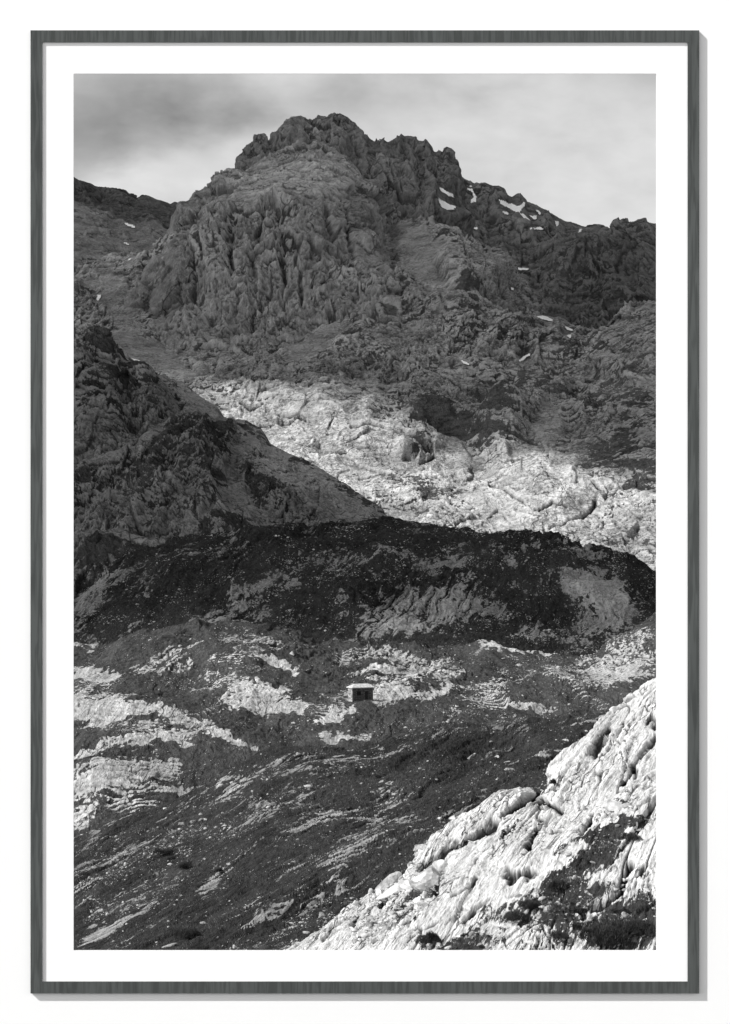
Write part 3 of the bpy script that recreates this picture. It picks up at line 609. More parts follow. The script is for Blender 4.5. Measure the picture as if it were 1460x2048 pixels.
# ------------------------------------------------------------------ surface look-up
def find(px, py, names):
    best = None
    for nm in names:
        for key in [k for k in LAY if k.startswith(nm)]:
            l = LAY[key]; d = (l['px']-px)**2 + (l['py']-py)**2
            m = np.argwhere(d < 9)
            if len(m) == 0:
                i = np.unravel_index(np.argmin(d), d.shape); m = [i]
                if d[i] > 400: continue
            q = min((l['Q'][tuple(i)] for i in m), key=lambda v: v[1])
            if best is None or q[1] < best[1]: best = q
    return best

# ------------------------------------------------------------------ snow patches
M_snow = plain('snow', (.86, .86, .86), .9, .07, .12)
def snow(layer_name, poly, label, lift=1.0):
    l = LAY[layer_name]; P = np.array(poly, float)
    x0, y0 = P.min(0)-3; x1, y1 = P.max(0)+3
    px, py = l['px'], l['py']
    box = (px > x0) & (px < x1) & (py > y0) & (py < y1)
    if not box.any(): print('snow none', label); return
    r = np.where(box.any(1))[0]; cc = np.where(box.any(0))[0]
    r0, r1, c0, c1 = r[0], r[-1]+1, cc[0], cc[-1]+1
    Q = l['Q'][r0:r1, c0:c1].copy(); p = px[r0:r1, c0:c1]; q = py[r0:r1, c0:c1]
    for _ in range(3):
        Qs = Q.copy(); Qs[1:-1] = (Q[:-2]+2*Q[1:-1]+Q[2:])/4; Q = Qs.copy(); Q[:, 1:-1] = (Qs[:, :-2]+2*Qs[:, 1:-1]+Qs[:, 2:])/4
    n = l['n'][r0:r1, c0:c1]
    Q = Q + n*lift
    ins = np.zeros(p.shape, bool); j = len(P)-1
    for i in range(len(P)):
        xi, yi = P[i]; xj, yj = P[j]
        ins ^= ((yi > q) != (yj > q)) & (p < (xj-xi)*(q-yi)/(yj-yi+1e-9)+xi); j = i
    fm = ins[:-1, :-1] & ins[1:, 1:]
    lab_ = np.zeros(fm.shape, int); best = (0, 0); k = 0
    for st in map(tuple, np.argwhere(fm)):
        if lab_[st]: continue
        k += 1; stack = [st]; lab_[st] = k; cnt = 0
        while stack:
            a_, b_ = stack.pop(); cnt += 1
            for da, db in ((1,0),(-1,0),(0,1),(0,-1)):
                u_ = (a_+da, b_+db)
                if 0 <= u_[0] < fm.shape[0] and 0 <= u_[1] < fm.shape[1] and fm[u_] and not lab_[u_]: lab_[u_] = k; stack.append(u_)
        if cnt > best[0]: best = (cnt, k)
    fm = lab_ == best[1] if best[0] else fm
    C = p.shape[1]; idx = np.arange(p.size).reshape(p.shape)
    a = idx[:-1, :-1][fm]
    if len(a) == 0: print('snow empty', label); return
    f = np.stack([a, a+1, a+C+1, a+C], 1); u, inv = np.unique(f, return_inverse=True)
    o = mesh_obj('snow_patch', Q.reshape(-1, 3)[u], inv.reshape(f.shape), M_snow, None, True)
    tag(o, label, 'snow patch', 'old snow patches on the mountains')

for lay, poly, lab in SNOW: snow(lay, poly, lab)

# ------------------------------------------------------------------ stones and boulders
def stone_mat(name, a, px_m):
    m, t = nt(name)
    tc = N(t, 'ShaderNodeTexCoord'); oi = N(t, 'ShaderNodeObjectInfo')
    n = N(t, 'ShaderNodeTexNoise'); n.inputs['Scale'].default_value = 1/(8*px_m); n.inputs['Detail'].default_value = 5; n.inputs['Roughness'].default_value = .65
    ge = N(t, 'ShaderNodeNewGeometry'); L(t, ge.outputs['Position'], n.inputs['Vector'])
    n9 = N(t, 'ShaderNodeTexNoise'); n9.inputs['Scale'].default_value = 1/(30*px_m); L(t, ge.outputs['Position'], n9.inputs['Vector'])
    f = math_(t, 'MULTIPLY', math_(t, 'MULTIPLY', mapr(t, n.outputs['Fac'], .3, .7, .7, 1.15), mapr(t, n9.outputs['Fac'], .35, .65, .5, 1.1)), a)
    f = math_(t, 'MULTIPLY', f, math_(t, 'ADD', math_(t, 'MULTIPLY', oi.outputs['Random'], .35), .8))
    bp = N(t, 'ShaderNodeBump'); bp.inputs['Strength'].default_value = .6; bp.inputs['Distance'].default_value = px_m*4; L(t, n.outputs['Fac'], bp.inputs['Height'])
    b = N(t, 'ShaderNodeBsdfDiffuse'); L(t, grey(t, f), b.inputs[0]); L(t, bp.outputs[0], b.inputs['Normal'])
    o = N(t, 'ShaderNodeOutputMaterial'); L(t, b.outputs[0], o.inputs[0]); return m
M_stone = stone_mat('pale_stone', .50, B_ref); M_block = stone_mat('limestone_block', .68, A_ref)

def ico(sub):
    import bmesh
    bm = bmesh.new(); bmesh.ops.create_icosphere(bm, subdivisions=sub, radius=1)
    V = np.array([v.co[:] for v in bm.verts]); Fc = np.array([[v.index for v in f.verts] for f in bm.faces]); bm.free(); return V, Fc
ICO1, ICO2, ICO3 = ico(1), ico(2), ico(3)
def rock_shape(base, seed, flat=.6, cuts=13):
    r = np.random.default_rng(seed); V = base[0].copy()
    for _ in range(cuts):                                   # chop with planes : angular block
        n = r.normal(size=3); n /= np.linalg.norm(n); d = r.uniform(.38, .7)
        k = V@n; V -= np.maximum(k-d, 0)[:, None]*n
    V += .018*r.normal(size=V.shape)
    V *= np.array([r.uniform(.8, 1.25), r.uniform(.7, 1.0), flat*r.uniform(.7, 1.1)])
    return V, base[1]
ROCKS = []
for k in range(12):
    V, Fc = rock_shape(ICO3 if k < 6 else ICO2, 100+k, .72 if k % 2 else .5)
    me = bpy.data.meshes.new('boulder'); me.from_pydata([tuple(v) for v in V], [], [tuple(int(i) for i in f) for f in Fc]); me.materials.append(M_stone); me.update()
    ROCKS.append(me)
ROCKS_A = []
for me in ROCKS: c_ = me.copy(); c_.materials[0] = M_block; ROCKS_A.append(c_)
NR = [0]
def boulder(px, py, w, layers, label, group=None, name='boulder', k=None, tilt=None, stretch=1.0, sink=.02):
    q = find(px, py, layers)
    if q is None: return
    sz = w*q[1]/F*.5*1.55
    o = bpy.data.objects.new(name, (ROCKS_A if layers[0] == 'limestone_slope' else ROCKS)[(NR[0] if k is None else k) % 12]); NR[0] += 1
    COL.objects.link(o); o.location = (q[0], q[1], q[2]+sz*sink)
    o.scale = (sz*1.15*stretch, sz*1.1, sz*1.2); o.rotation_euler = (random.uniform(-.3, .3), (tilt if tilt is not None else random.uniform(-.5, .1)), random.uniform(-.5, .5) if stretch > 1.2 else random.uniform(0, 6.3))
    tag(o, label, name.replace('_', ' '), group)
    return o
AA, BB, CC, DDl = 'limestone_slope', 'grass_slope', 'meadow', 'dark_hill'
for px, py, w, st, tl, lay, lab in [
 (365,1647,15,1.3,-.4,BB,'largest white boulder of the small cluster on the middle grass slope'),
 (383,1642,11,1,-.1,BB,'round white boulder just right of the largest one in the slope cluster'),
 (402,1627,9,1,-.1,BB,'upper white boulder of the cluster on the middle grass slope'),
 (411,1638,8,1,-.1,BB,'small white boulder at the right end of the slope cluster'),
 (1020,1538,15,1.1,0,BB,'blocky white boulder alone on dark grass left of the pale slab'),
 (1082,1510,15,1.3,-.3,BB,'flat white boulder in dark grass beside the tall pale slab'),
 (1015,1521,9,1.6,-.2,BB,'narrow white stone above the blocky boulder on dark grass'),
 (995,1512,8,1,0,BB,'small stone left of the flat stones on the dark grass'),
 (1117,1500,12,1,0,BB,'grey boulder leaning at the left foot of the tall pale slab'),
 (1133,1480,9,1.4,0,BB,'thin white stone above the flat boulder near the slab'),
 (940,1515,13,1.3,-.7,BB,'tilted stone standing in the middle of the dark grass'),
 (826,1642,25,1.1,-.3,AA,'large blocky boulder topmost at the upper left tip of the outcrop'),
 (847,1632,15,1,0,AA,'boulder just right of the topmost block at the outcrop tip'),
 (876,1636,20,1.5,-.2,AA,'low flat boulder against the upper edge of the outcrop'),
 (898,1630,14,1.2,0,AA,'rounded boulder at the right end of the upper edge stones'),
 (850,1650,24,1,-.1,AA,'grey shaded boulder below the topmost block'),
 (831,1661,13,1,0,AA,'small squarish white stone under the grey shaded boulder'),
 (810,1682,24,2.0,-.1,AA,'long flat white stone lying left of the outcrop on grass'),
 (833,1683,24,1.8,-.5,AA,'leaning long stone against the left edge of the outcrop'),
 (768,1769,34,1.7,-.65,AA,'long slanting block with a dark shadow in the lower talus'),
 (790,1784,36,1.9,-.4,AA,'broad slanting slab block just under the long slanting block'),
 (818,1778,26,1.2,-.5,AA,'dark-sided boulder in the middle of the talus'),
 (800,1824,24,1.0,-.2,AA,'bright upright block in the lower talus'),
 (747,1824,20,1.0,0,AA,'pointed white block left of the bright upright block'),
 (777,1826,20,1.0,-.1,AA,'low pale block between the pointed and the upright blocks'),
 (822,1816,20,1.3,-.1,AA,'flat pale stone right of the bright upright block'),
 (829,1811,12,1,0,AA,'small round stone behind the flat pale stone'),
 (719,1741,14,1.3,-.4,AA,'small leaning stone at the upper left end of the talus'),
 (685,1760,17,1.8,-.5,AA,'flat slanting stone above the lowest pale slab'),
 (730,1757,32,1.5,-.4,AA,'ragged pale rock at the top left of the talus'),
 (767,1742,30,1.3,-.2,AA,'big pale block high in the talus below the outcrop'),
 (863,1760,52,1.1,.55,AA,'huge split block leaning under the dark overhang'),
 (845,1780,30,1.4,.8,AA,'narrow tilted block wedged left of the huge split block'),
 (885,1735,34,1.0,.3,AA,'smooth square block behind the huge split block'),
 (1245,1412,18,1,0,AA,'round grey boulder on the crest of the tall pale slab'),
 (1222,1412,20,1.1,0,AA,'leftmost round boulder on the crest of the tall pale slab'),
 (1262,1395,28,1.1,0,AA,'large grey boulder on the crest of the tall slab'),
 (1234,1615,28,1.2,-.2,AA,'white boulder on the grass ledge under the tall slab'),
 (1262,1612,14,1.2,0,AA,'small white stone right of the ledge boulder'),
 (645,1832,18,1.2,0,BB,'pale stone in the grass left of the lowest slab'),
 (588,1848,10,1,0,BB,'small pale stone near the bottom grass'),
 (610,1866,12,1,0,BB,'pale block in the grass by the bottom left tip of the slab'),
 (340,1890,16,1.7,-.3,BB,'lone long white stone at the very bottom of the grass'),
 (440,1570,10,1.4,-.4,BB,'white stone at the crest above the gully path'),
]: boulder(px, py, w, [lay], lab, None, 'boulder', tilt=tl, stretch=st)
for i, (px, py) in enumerate([(1163,1311),(1169,1313),(1178,1310),(1191,1305),(1214,1298),(1225,1293)]):
    boulder(px, py, 4.6, [CC], 'row of round white stones on the rim below the dark hill', 'round white stones on the rim', 'boulder', stretch=.8, sink=.8)

def scatter(layer_name, n, weight, smin, smax, pw=2.2):
    l = LAY[layer_name]; px, py = l['px'], l['py']
    w = weight(px, py, l['g'])*(1-(np.abs(px-726) < 34)*(np.abs(py-1398) < 20)); w = np.where((px > 120) & (px < 1340) & (py < 1930), w, 0).ravel().astype(float)
    X, Y = px.ravel().astype(f32), py.ravel().astype(f32); Zr = np.zeros_like(X)
    w = w*(.05+sstep(-.05, .55, fbm((X/55, Y/30, Zr), 3, .6, 3)+.25*fbm((X/12, Y/8, Zr), 2, .6, 9)))
    c = rng.choice(w.size, n, p=w/w.sum()); Q = l['Q'].reshape(-1, 3)[c]
    s = smin*(1-rng.random(n)*(1-(smin/smax)**pw))**(-1/pw)
    return Q, s*Q[:, 1]/F*.5*1.4
W_B = lambda x, y, g: (g > .5)*(.12 + blob(x, y, 640, 1850, 160, 60, 20) + .9*blob(x, y, 260, 1760, 140, 70, 30) + .6*blob(x, y, 430, 1650, 120, 50, 25) + .8*blob(x, y, 780, 1500, 60, 14, 25)+.5*blob(x,y,640,1540,120,12,8))
W_C = lambda x, y, g: (g > .3)*(.2 + 1.0*blob(x, y, 1100, 1350, 140, 30, 5) + .8*blob(x, y, 470, 1360, 130, 30, 0) + .6*blob(x, y, 950, 1440, 150, 20, 0) + .5*blob(x, y, 250, 1460, 90, 20, 0) + .4*blob(x, y, 1240, 1320, 60, 40, 30))
W_A = lambda x, y, g: (.04 + 3.0*blob(x, y, 780, 1800, 90, 55, 35) + 1.0*(g > .4) + .5*blob(x,y,1180,1640,110,30,15) + .5*blob(x,y,1130,1870,120,24,0) + .6*blob(x, y, 860, 1640, 60, 12, 0))
W_D = lambda x, y, g: (g > .2)*(.3 + .9*blob(x, y, 1080, 1260, 120, 30, -10) + .7*blob(x, y, 560, 1200, 160, 40, 20) + .4*blob(x, y, 900, 1130, 120, 30, 0))
for lay, n, wf, a, b, lab, grp in [
    (AA, 80, W_A, 7, 20, 'loose pale limestone block among the rubble of the near slope', 'loose blocks on the near slope'),
    (BB, 110, W_B, 4, 11, 'small pale stone scattered on the dark near grass slope', 'stones scattered on the grass slope'),
    (CC, 60, W_C, 4, 9, 'small pale stone scattered on the meadow around the hut', 'stones scattered on the meadow')]:
    Q, S = scatter(lay, n, wf, a, b)
    for i in range(n):
        o = bpy.data.objects.new('stone', ROCKS[6+i % 6] if lay != AA else ROCKS_A[i % 12]); COL.objects.link(o)
        s = S[i]; o.location = (Q[i][0], Q[i][1], Q[i][2]+s*.2); k = random.uniform(.8, 1.5)
        o.scale = (s*k*1.2, s*1.1, s*1.15); o.rotation_euler = (random.uniform(-.3, .3), random.uniform(-.6, .2), random.uniform(0, 6.3))
        tag(o, lab, 'stone', grp)
def rubble(lay, n, wf, a, b, base, label):
    Q, S = scatter(lay, n, wf, a, b, 2.1)
    shapes = [rock_shape(base, 300+k, .7, 6) for k in range(10)]
    Vs, Fs, off = [], [], 0
    for k in range(10):
        m = np.arange(k, n, 10); V, Fc = shapes[k]; c = len(m)
        th = rng.uniform(0, 6.28, c); ti = rng.uniform(-.6, .3, c)
        ct, st_, ca, sa = np.cos(th), np.sin(th), np.cos(ti), np.sin(ti)
        sx = rng.uniform(.8, 1.6, c)
        x = V[None, :, 0]*sx[:, None]; y = np.broadcast_to(V[None, :, 1], x.shape); z = np.broadcast_to(V[None, :, 2], x.shape)
        x, y = x*ct[:, None]-y*st_[:, None], x*st_[:, None]+y*ct[:, None]
        x, z = x*ca[:, None]+z*sa[:, None], -x*sa[:, None]+z*ca[:, None]
        P = np.stack([x, y, z], -1)*S[m][:, None, None]*1.15 + Q[m][:, None, :] + np.array([0, 0, 1])*S[m][:, None, None]*.2
        Vs.append(P.reshape(-1, 3)); Fs.append((Fc[None]+(np.arange(c)*len(V))[:, None, None]).reshape(-1, 3)+off); off += c*len(V)
    o = mesh_obj('rubble', np.concatenate(Vs), np.concatenate(Fs), M_block if lay == AA else M_stone); tag(o, label, 'rubble', None, 'stuff')
rubble(AA, 4200, W_A, 2.0, 16, ICO2, 'loose limestone rubble strewn between the near slabs')
rubble(BB, 9000, W_B, 1.0, 8, ICO1, 'countless small pale stones strewn over the dark grass slope')
rubble(CC, 7000, W_C, .9, 5, ICO1, 'countless small pale stones strewn over the hut meadow')
rubble(DDl, 9000, W_D, .8, 5.5, ICO1, 'countless stones strewn over the dark heath hill')

# ------------------------------------------------------------------ vegetation
def leaf_mat(name, a):
    m, t = nt(name); ge = N(t, 'ShaderNodeNewGeometry'); n = N(t, 'ShaderNodeTexNoise'); n.inputs['Scale'].default_value = 3
    L(t, ge.outputs['Position'], n.inputs['Vector'])
    f = math_(t, 'MULTIPLY', mapr(t, n.outputs['Fac'], .3, .7, .5, 1.6), a)
    d = N(t, 'ShaderNodeBsdfDiffuse'); L(t, grey(t, f), d.inputs[0])
    tr = N(t, 'ShaderNodeBsdfTranslucent'); L(t, grey(t, f), tr.inputs[0])
    mx = N(t, 'ShaderNodeMixShader'); mx.inputs[0].default_value = .25; L(t, d.outputs[0], mx.inputs[1]); L(t, tr.outputs[0], mx.inputs[2])
    o = N(t, 'ShaderNodeOutputMaterial'); L(t, mx.outputs[0], o.inputs[0]); return m
M_leaf = leaf_mat('shrub_leaf', .055); M_grass = leaf_mat('grass_blade', .085)
M_twig = plain('twig', (.08, .08, .08))
def quads(C, U, V):
    n = len(C); P = np.stack([C-U, C+U, C+U*.25+V, C-U*.25+V], 1).reshape(-1, 3); return P, np.arange(4*n).reshape(n, 4)
def bush_mesh(seed, n=5200, lumps=9, lh=.55):
    r = np.random.default_rng(seed); cs = np.c_[r.uniform(-.7, .7, lumps), r.uniform(-.5, .5, lumps), r.uniform(0, .2, lumps)]; rs = r.uniform(.25, .48, lumps)
    k = r.integers(0, lumps, n); d = r.normal(size=(n, 3)); d[:, 2] = np.abs(d[:, 2])*.9; d /= np.linalg.norm(d, axis=1, keepdims=True)
    C = cs[k]+d*(rs[k]*r.uniform(.72, 1.08, n))[:, None]*np.array([1, 1, lh/.5])
    V = d+np.array([0, 0, .8])+r.normal(size=(n, 3))*.5; V /= np.linalg.norm(V, axis=1, keepdims=True); V *= r.uniform(.05, .11, n)[:, None]
    U = np.cross(V, r.normal(size=(n, 3))); U /= np.linalg.norm(U, axis=1, keepdims=True); U *= .014
    P, Fq = quads(C, U, V); me = bpy.data.meshes.new('foliage'); me.from_pydata([tuple(p) for p in P], [], [tuple(int(a) for a in f) for f in Fq]); me.materials.append(M_leaf)
    # twigs
    tv, tf = [], []
    for i in range(14):
        a = r.uniform(0, 6.28); e = np.array([math.cos(a)*.5, math.sin(a)*.4, r.uniform(.2, .5)]); w = .012; b = len(tv)
        tv += [(-w, 0, -.15), (w, 0, -.15), (0, w, -.15), tuple(e)]; tf += [(b, b+1, b+3), (b+1, b+2, b+3), (b+2, b, b+3)]
    mt = bpy.data.meshes.new('stem'); mt.from_pydata(tv, [], tf); mt.materials.append(M_twig)
    return me, mt
BM = [bush_mesh(5), bush_mesh(6, 5200, 12), bush_mesh(8, 3800, 7)]
def bush(px, py, w, h, lay, label, group=None, k=0):
    q = find(px, py+h*.45, [lay])
    if q is None: return
    s = w*q[1]/F*.5; e = empty('shrub', tuple(map(float, q)), random.uniform(0, 6.3)); tag(e, label, 'shrub', group)
    e.scale = (s, s, h*q[1]/F*1.3)
    for me, nm in zip(BM[k % 3], ('foliage', 'stem')):
        o = bpy.data.objects.new(nm, me); COL.objects.link(o); o.parent = e
for i, (px, py, w, h, lay, lab) in enumerate([
 (1222,1862,125,62,AA,'biggest dark shrub, mounded, at the lower right corner among pale slabs'),
 (1285,1850,70,36,AA,'dark shrub right of the biggest one, at the right edge'),
 (1105,1765,88,30,AA,'wide dark shrub on the ledge in the middle of the near slope'),
 (1068,1803,60,26,AA,'dark shrub below the wide ledge shrub'),
 (1030,1828,58,24,AA,'low dark shrub left of and below the ledge shrubs'),
 (868,1873,66,34,AA,'dark tufty shrub at the bottom between two pale slabs'),
 (1160,1848,34,22,AA,'small shrub squeezed just left of the top of the biggest shrub'),
 (1120,1868,46,18,AA,'small low shrub at the bottom, left of the biggest shrub'),
 (1240,1822,60,16,AA,'flat shrub in the crack above the biggest shrub'),
 (1160,1818,50,14,AA,'flat shrub in the crack left of the biggest shrub'),
 (1255,1672,50,20,AA,'shrub on the grassy ledge under the tall slab near the right edge'),
 (1110,1560,20,16,AA,'small shrub in the notch between the two pale slabs'),
 (370,1862,60,26,BB,'dark heath mound in the grass at the lower left'),
 (368,1728,34,18,BB,'dark heath mound in the middle of the grass slope'),
 (440,1738,24,14,BB,'rounder dark heath mound right of the middle one'),
 (330,1700,40,14,BB,'flat heath mound left on the grass slope'),
 (1150,1438,26,18,AA,'shrub on the crest left of the tall slab'),
]): bush(px, py, w, h, lay, lab, k=i)
l = LAY[AA]; m = (l['g'] > .55) & (l['px'] > 560) & (l['px'] < 1340) & (l['py'] < 1930) & (l['py'] > 1400)
Q, _ = scatter(AA, 140, lambda x, y, g: (g > .6)*1.0, 1, 2)
for i in range(0, 140):
    s = random.uniform(7, 18)*Q[i][1]/F*.5; e = empty('grass_tuft', tuple(map(float, Q[i])), random.uniform(0, 6.3)); e.scale = (s, s, s*1.1)
    tag(e, 'small dark tuft of heath in a crack of the near limestone slope', 'grass tuft', 'heath tufts between the near slabs')
    o = bpy.data.objects.new('foliage', BM[i % 3][0]); COL.objects.link(o); o.parent = e
def blades(lay, n, hpx, label, py0=1300):
    Q, _ = scatter(lay, n, lambda x, y, g: (g > .62)*(y > py0)*1.0, 1, 2)
    Q = Q + rng.normal(size=Q.shape)*np.array([.06, .5, .0])
    h = hpx*Q[:, 1]/F*rng.uniform(.5, 1.2, n)
    V = np.c_[rng.normal(size=n)*.4, rng.normal(size=n)*.4, np.ones(n)]*h[:, None]
    a = rng.uniform(0, 3.14, n); U = np.c_[np.cos(a), np.sin(a)*.3, np.zeros(n)]*(h*.13)[:, None]
    P, Fq = quads(Q-np.array([0, 0, .02]), U, V); o = mesh_obj('grass', P, Fq, M_grass); tag(o, label, 'grass', None, 'stuff')
blades(AA, 30000, 5, 'rough grass growing between the near slabs')
blades(BB, 70000, 5, 'rough grass of the near slope', 1450)

# ------------------------------------------------------------------ the hut
def stone_wall_mat(A):
    m, t = nt('hut_stone'); tc = N(t, 'ShaderNodeTexCoord'); mp = N(t, 'ShaderNodeMapping'); mp.inputs['Scale'].default_value = (1, 1, 1.7); L(t, tc.outputs['Object'], mp.inputs[0])
    v = N(t, 'ShaderNodeTexVoronoi', feature='DISTANCE_TO_EDGE'); v.inputs['Scale'].default_value = 3.2; L(t, mp.outputs[0], v.inputs['Vector'])
    c = N(t, 'ShaderNodeTexVoronoi'); c.inputs['Scale'].default_value = 3.2; L(t, mp.outputs[0], c.inputs['Vector'])
    sp = N(t, 'ShaderNodeSeparateColor'); L(t, c.outputs['Color'], sp.inputs[0])
    jn = mapr(t, v.outputs['Distance'], 0, .08, .45, 1); f = math_(t, 'MULTIPLY', math_(t, 'MULTIPLY', jn, mapr(t, sp.outputs[0], 0, 1, .6, 1.3)), A)
    bp = N(t, 'ShaderNodeBump'); bp.inputs['Distance'].default_value = .05; L(t, jn, bp.inputs['Height'])
    b = N(t, 'ShaderNodeBsdfDiffuse'); L(t, grey(t, f), b.inputs[0]); L(t, bp.outputs[0], b.inputs['Normal'])
    o = N(t, 'ShaderNodeOutputMaterial'); L(t, b.outputs[0], o.inputs[0]); return m
M_hw = stone_wall_mat(.42); M_hf_shade = stone_wall_mat(.085); M_roof = plain('hut_roof', (.5, .5, .5), .8, .3, 2.5, bump=.03); M_wood = plain('dark_wood', (.018, .018, .018), .7, .3, 6, (6, 6, .6)); M_glass = plain('window_glass', (.012, .012, .012), .35, .1, 1, spec=.1)  # front stone darker than the sides: its shade is put into the colour
M_dark = plain('vent_dark', (.02, .02, .02)); M_lintel = plain('lintel_stone', (.09, .09, .09), .9, .2, 5)
hq = find(726, 1401, [CC]); HX = (726-CX)/F*520; HZ = CAMZ+(CY-1400.5)/F*520
print('hut ground', hq, HX, HZ)
HD = float(hq[1])+1.2; HX = (726-CX)/F*HD; HZ = CAMZ+(CY-1399.5)/F*HD
hut = empty('stone_hut', (HX, HD, HZ), math.radians(27)); tag(hut, 'small stone hut with a shaded front and a pale roof standing alone on the meadow', 'hut')
W, Dp, Hh = 3.95/2, 1.9, 2.08
b = MB()
# walls with real openings: front wall pieces (local -y side), door x .25...85, window x -1.15..-.35
dx0, dx1, wx0, wx1, wz0, wz1, dz1 = .38, 1.02, -1.2, -.36, .72, 1.5, 1.52
b.box(-W, W, .3, Dp, -1.2, Hh)                       # core behind the front leaf
b.build('wall', M_hw, hut); b = MB()
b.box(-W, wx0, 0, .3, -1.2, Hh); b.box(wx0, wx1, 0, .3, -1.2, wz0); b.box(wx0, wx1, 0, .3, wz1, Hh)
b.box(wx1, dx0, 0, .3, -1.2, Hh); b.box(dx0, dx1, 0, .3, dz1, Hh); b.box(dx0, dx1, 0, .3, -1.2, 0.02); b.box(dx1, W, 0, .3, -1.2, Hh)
b.build('front_wall', M_hf_shade, hut)
ex, ey, th, rise = W+.22, .2, .11, .62
rv = [(-ex,-ey,Hh-.03),(ex,-ey,Hh-.03),(ex,Dp+ey,Hh-.03),(-ex,Dp+ey,Hh-.03),(-ex,-ey,Hh+th),(ex,-ey,Hh+th),(ex,Dp+ey,Hh+th),(-ex,Dp+ey,Hh+th),(-W*.62,Dp*.55,Hh+th+rise),(W*.68,Dp*.55,Hh+th+rise)]
rf = mesh_obj('roof', rv, [(3,2,1,0),(0,1,5,4),(1,2,6,5),(2,3,7,6),(3,0,4,7),(4,5,9,8),(5,6,9),(6,7,8,9),(7,4,8)], M_roof, hut)
r = MB(); r.box(-W*.64, W*.7, Dp*.55-.09, Dp*.55+.09, Hh+th+rise-.05, Hh+th+rise+.06); r.build('ridge_cap', M_lintel, rf)
d = MB()
for i in range(5): a = dx0+.03+i*(dx1-dx0-.06)/5; d.box(a, a+(dx1-dx0-.06)/5-.012, .14, .19, .03, dz1-.03)
door = d.build('door', M_wood, hut)
d = MB(); d.box(dx1-.16, dx1-.12, .09, .137, .75, .9); d.build('handle', M_lintel, door)
d = MB(); d.box(dx0-.14, dx1+.14, -.03, .0, dz1, dz1+.16); d.build('lintel', M_lintel, hut)
w = MB(); w.box(wx0+.04, wx1-.04, .16, .18, wz0+.04, wz1-.04); win = w.build('window', M_glass, hut)
w = MB(); w.box(wx0, wx0+.05, .1, .155, wz0, wz1); w.box(wx1-.05, wx1, .1, .155, wz0, wz1); w.box(wx0+.05, wx1-.05, .1, .155, wz0, wz0+.05); w.box(wx0+.05, wx1-.05, .1, .155, wz1-.05, wz1)
for i in range(1, 4): a = wx0+(wx1-wx0)*i/4; w.box(a-.015, a+.015, .11, .14, wz0+.052, wz1-.052)
w.build('frame', M_wood, win)
w = MB(); w.box(wx0-.06, wx1+.06, -.06, .0, wz0-.09, wz0); w.build('sill', M_lintel, win)
w = MB(); w.box(-W-.004, -W+.05, 1.0, 1.24, .95, 1.2); w.build('vent', M_dark, hut)
w = MB(); w.box(dx0-.3, dx1+.4, -.7, -.01, -.6, -.02); w.build('doorstep', M_lintel, hut)

# ------------------------------------------------------------------ white wall with the framed opening
YW = 3.0
def wp(px, py): return ((px-CX)/F*YW, CAMZ+(CY-py)/F*YW)
M_wall = plain('white_wall', (.93, .93, .93), .95, .01, 3, bump=.0004, spec=.0)
M_mat = plain('white_mat_board', (.94, .94, .94), .95, .006, 40, spec=.0)
def ring(x0, x1, z0, z1, X0, X1, Z0, Z1, ya, yb):
    """slab between inner rectangle (lower case) and outer rectangle, from ya (front) to yb"""
    v = []
    for y in (ya, yb): v += [(x0,y,z0),(x1,y,z0),(x1,y,z1),(x0,y,z1),(X0,y,Z0),(X1,y,Z0),(X1,y,Z1),(X0,y,Z1)]
    f = []
    for i in range(4):
        j = (i+1) % 4
        f += [(4+i,4+j,j,i), (8+i,8+j,12+j,12+i), (i,j,8+j,8+i), (4+j,4+i,12+i,12+j)]
    return v, f
ox0, oz1 = wp(147.5, 148); ox1, oz0 = wp(1312, 1900)
x0, z1 = wp(95, 95); x1, z0 = wp(1365, 1952)
v, f = ring(x0, x1, z0, z1, -8, 8, 0, 4.5, YW, YW+.03)
wall = mesh_obj('wall', v, f, M_wall); tag(wall, 'plain white wall on which the framed mountain view hangs', 'wall')
fx0, fz1 = wp(62, 62); fx1, fz0 = wp(1397.5, 1985.5); gx0, gz1 = wp(85.5, 85.5); gx1, gz0 = wp(1374.5, 1962)
FD = .0045
frame = empty('picture_frame', (0, YW, CAMZ)); tag(frame, 'thin dark grey wood-grain frame with a wide white mat hanging on the white wall', 'picture frame')
# wood grain, fine upright lines
m, t = nt('grey_stained_wood'); tc = N(t, 'ShaderNodeTexCoord'); mp = N(t, 'ShaderNodeMapping'); mp.inputs['Scale'].default_value = (1, 1, .07); L(t, tc.outputs['Object'], mp.inputs[0])
n1 = N(t, 'ShaderNodeTexNoise'); n1.inputs['Scale'].default_value = 260; n1.inputs['Detail'].default_value = 3; n1.inputs['Distortion'].default_value = .6; L(t, mp.outputs[0], n1.inputs['Vector'])
n2 = N(t, 'ShaderNodeTexNoise'); n2.inputs['Scale'].default_value = 60; L(t, mp.outputs[0], n2.inputs['Vector'])
f = math_(t, 'MULTIPLY', mapr(t, n1.outputs['Fac'], .38, .6, .74, 1.1), mapr(t, n2.outputs['Fac'], .3, .7, .92, 1.06))
c = N(t, 'ShaderNodeVectorMath', operation='SCALE'); c.inputs[0].default_value = (.084, .090, .088); L(t, f, c.inputs['Scale'])
bs = N(t, 'ShaderNodeBsdfPrincipled'); bs.inputs['Roughness'].default_value = .7; bs.inputs['Specular IOR Level'].default_value = .1; L(t, c.outputs[0], bs.inputs['Base Color'])
o = N(t, 'ShaderNodeOutputMaterial'); L(t, bs.outputs[0], o.inputs[0]); M_frame = m
